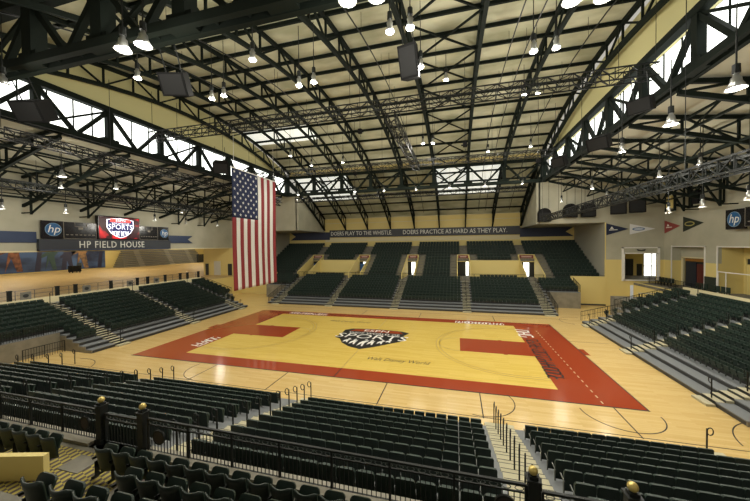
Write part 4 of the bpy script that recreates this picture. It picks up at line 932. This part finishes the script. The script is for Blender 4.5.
# ------------------------------------------------------------------ practice court, left background
mb = mat('mural_blue', (.05, .10, .28), .6); noisy(mb, (.012, .018, .05), (.06, .12, .27), (1, .5, 1), .35, 3)
e = empty('wall_mural', (-87.9, 0, 3.6), 0, 'long blue wall mural of athletes on the far wall behind the scoreboard', 'mural')
MB().box(-.1, 0, -5, 35, 0, 9).build('board', mb, e)
fm = [noisy(mat('mural_orange', (.2, .1, .05), .6), (.05, .02, .02), (.28, .11, .05), (1, 1, 1), .8), noisy(mat('mural_skin', (.2, .1, .1), .6), (.05, .04, .04), (.38, .21, .08), (1, 1, 1), .8), mat('mural_dark', (.02, .02, .05), .6), mat('mural_green', (.03, .07, .06), .6), mat('mural_white', (.6, .6, .6), .6)]
for i, (y, h, w, c) in enumerate(((16.5, 8.2, 2.0, 0), (23.0, 6.5, 1.5, 3), (26.5, 6, 1.4, 2), (29.5, 7.5, 1.9, 1), (12.5, 7, 1.5, 2))):
    m = MB(); pts = [(.0, y-w*.7, .3), (0, y-w*.2, h*.42), (0, y+w*.25, .3), (0, y+w*.75, .3), (0, y+w*.45, h*.55), (0, y+w*1.25, h*.8), (0, y+w*.9, h*.9), (0, y+w*.3, h*.72), (0, y+w*.2, h), (0, y-w*.25, h), (0, y-w*.3, h*.75), (0, y-w*1.2, h*.6), (0, y-w*1.1, h*.5), (0, y-w*.4, h*.58)]
    m.plate(pts, (.05, 0, 0)); m.build('athlete_shape', fm[c], e)
for (y, c) in ((20.0, 2), (25.0, 2), (33.0, 2)):
    m = MB(); m.plate([(.01, y, .1), (.01, y+1.0, .1), (.01, y+1.8, 8.9), (.01, y+1.1, 8.9)], (.03, 0, 0)); m.build('dark_divider', fm[c], e)
e = empty('folded_bleacher', (-86, 51.5, 3.4), 0, 'grey folded bleacher far behind the left bleacher, against the yellow wall', 'bleacher')
m = MB()
for i in range(9): m.box(-1.8+.0, 2.4-i*.45, -14.5+i*.25, 14.5-i*.1, i*.55, i*.55+.42)
m.build('tiers', mat('tier_grey', (.20, .19, .15), .6), e)
m = MB()
for y in (-9, 1, 9): 
    for i in range(9): m.box(2.3-i*.45, 2.5-i*.45, y-1+i*.1, y+.6+i*.1, i*.55, i*.55+.44)
m.build('aisle_steps', mat('tier_pale', (.32, .30, .24), .6), e)
MB().box(2.6, 3.2, 10.5, 14.5, 0, 3.0).build('dark_end', DARKG, e)
cart = empty('equipment_cart', (-78, 22, 3.4), 0, 'small dark equipment cart on the practice floor below the mural', 'cart')
m = MB(); m.box(-.7, .7, -.9, .9, .25, 1.6); m.build('body', SPK, cart); m = MB()
for a in (-.5, .5):
    for c in (-.7, .7): m.box(a-.08, a+.08, c-.08, c+.08, 0, .25)
m.build('wheels', BLACK, cart); MB().box(-.7, .7, .9, 1.0, 1.2, 2.2).build('push_handle', FRAME, cart)
# parapet posts and rails on the left
for i, y in enumerate((-9.8, -6.2, -4.6, -1.0, 2.2, 3.6, 6.2, 8.7, 10.0, 12.1)):
    e = empty('parapet_post', (-32.67, y, 4.12), 0, 'thick dark post on the cream parapet behind the left bleacher, %s from the left' % ORD[i], 'post', 'parapet posts')
    MB().box(-.13, .13, -.13, .13, 0, .95).build('shaft', BLACK, e); MB().box(-.16, .16, -.16, .16, .95, 1.0).build('cap', BLACK, e)
m = MB()
for z in (.15, .5, .9): m.bar((-32.67, -15.5, 4.12+z), (-32.67, 12.3, 4.12+z), .03)
for k_ in range(20): m.bar((-32.67, -15+k_*1.4, 4.12), (-32.67, -15+k_*1.4, 5.0), .035)
tag(m.build('parapet_railing', FRAME), 'thin railing along the cream parapet behind the left bleacher', 'railing')
for y, n_ in ((-8.7, 'leftmost'), (-3.6, 'second'), (1.2, 'third'), (4.8, 'fourth')):
    e = empty('parapet_sign', (-32.6, y, 4.12), 0, 'small square sign on the left parapet railing, %s' % n_, 'sign', 'parapet signs')
    MB().box(0, .03, -.4, .4, 0, .75).build('plate', CONC, e)
    m = MB(); pts = [(.035, .22*math.cos(t), .38+.18*math.sin(t)) for t in [2*PI*i/12 for i in range(12)]]; m.plate(pts, (.01, 0, 0)); m.build('emblem', DARKG, e)

# ------------------------------------------------------------------ right concourse furniture
def chair_block(loc, label):
    e = empty('folding_chair', loc, PI/2, label, 'chair', 'concourse chairs')
    MB().box(-.24, .24, -.05, 0, .45, 1.0).build('backrest', SEATM, e); MB().box(-.24, .24, 0, .45, .42, .48).build('seat', SEATM, e)
    for a in (-.22, .22):
        for c in (0, .4): MB().box(a-.02, a+.02, c-.02, c+.02, 0, .43).build('leg', BLACK, e)
for i in range(5): chair_block((34.9, 18.6+i*.62, 3.4), 'dark green chair on the right concourse beside the doorway, %s from the far wall' % ORD[4-i])
for i in range(4): chair_block((34.9, 10.4+i*.62, 3.4), 'dark green chair by the right recess, %s from the pillar' % ORD[3-i])
for i in range(3): chair_block((34.9, 13.3+i*.62, 3.4), 'dark green chair against the yellow pillar, %s from the doorway' % ORD[2-i])
e = empty('white_rail', (35.8, 6, 3.4), 0, 'white horizontal bar across the right recess opening', 'rail')
MB().bar((0, -3, 2.4), (0, 7.0, 2.4), .09).build('bar', WHITE, e)
MB().bar((0, 7.0, 0), (0, 7.0, 2.4), .07).build('post', WHITE, e); MB().bar((0, 6.0, 0), (0, 6.0, 2.4), .07).build('post', WHITE, e)
e = empty('score_table', (30.8, 14.2, 2.3), 0, 'long table with dark chairs behind the far end of the right bleacher', 'table')
MB().box(-1.6, 1.6, -.35, .35, .72, .77).build('tabletop', STEP, e)
for a in (-1.5, 1.5):
    for c in (-.3, .3): MB().box(a-.03, a+.03, c-.03, c+.03, 0, .72).build('leg', BLACK, e)
b = MB(); b.box(27.2, 32.6, 12.6, 16.5, 0, 2.3); struct(b.build('floor_platform_right', CONC))
e = empty('white_sign_post', (27.6, 12.45, 2.3), 0, 'narrow white upright panel at the far end of the right bleacher', 'sign')
MB().box(-.14, .14, -.03, .03, .1, 1.9).build('panel', mat('panel_white', (.75, .78, .85), .4), e); MB().box(-.2, .2, -.15, .15, 0, .1).build('foot', BLACK, e)
e = empty('exit_sign', (33.3, 22.25, 8.0), 0, 'small dark winged emblem above the far right opening', 'sign')
MB().plate([(-.55, 0, .15), (0, 0, 0), (.55, 0, .15), (.4, 0, -.12), (-.4, 0, -.12)], (0, -.05, 0)).build('plate', DARKG, e)
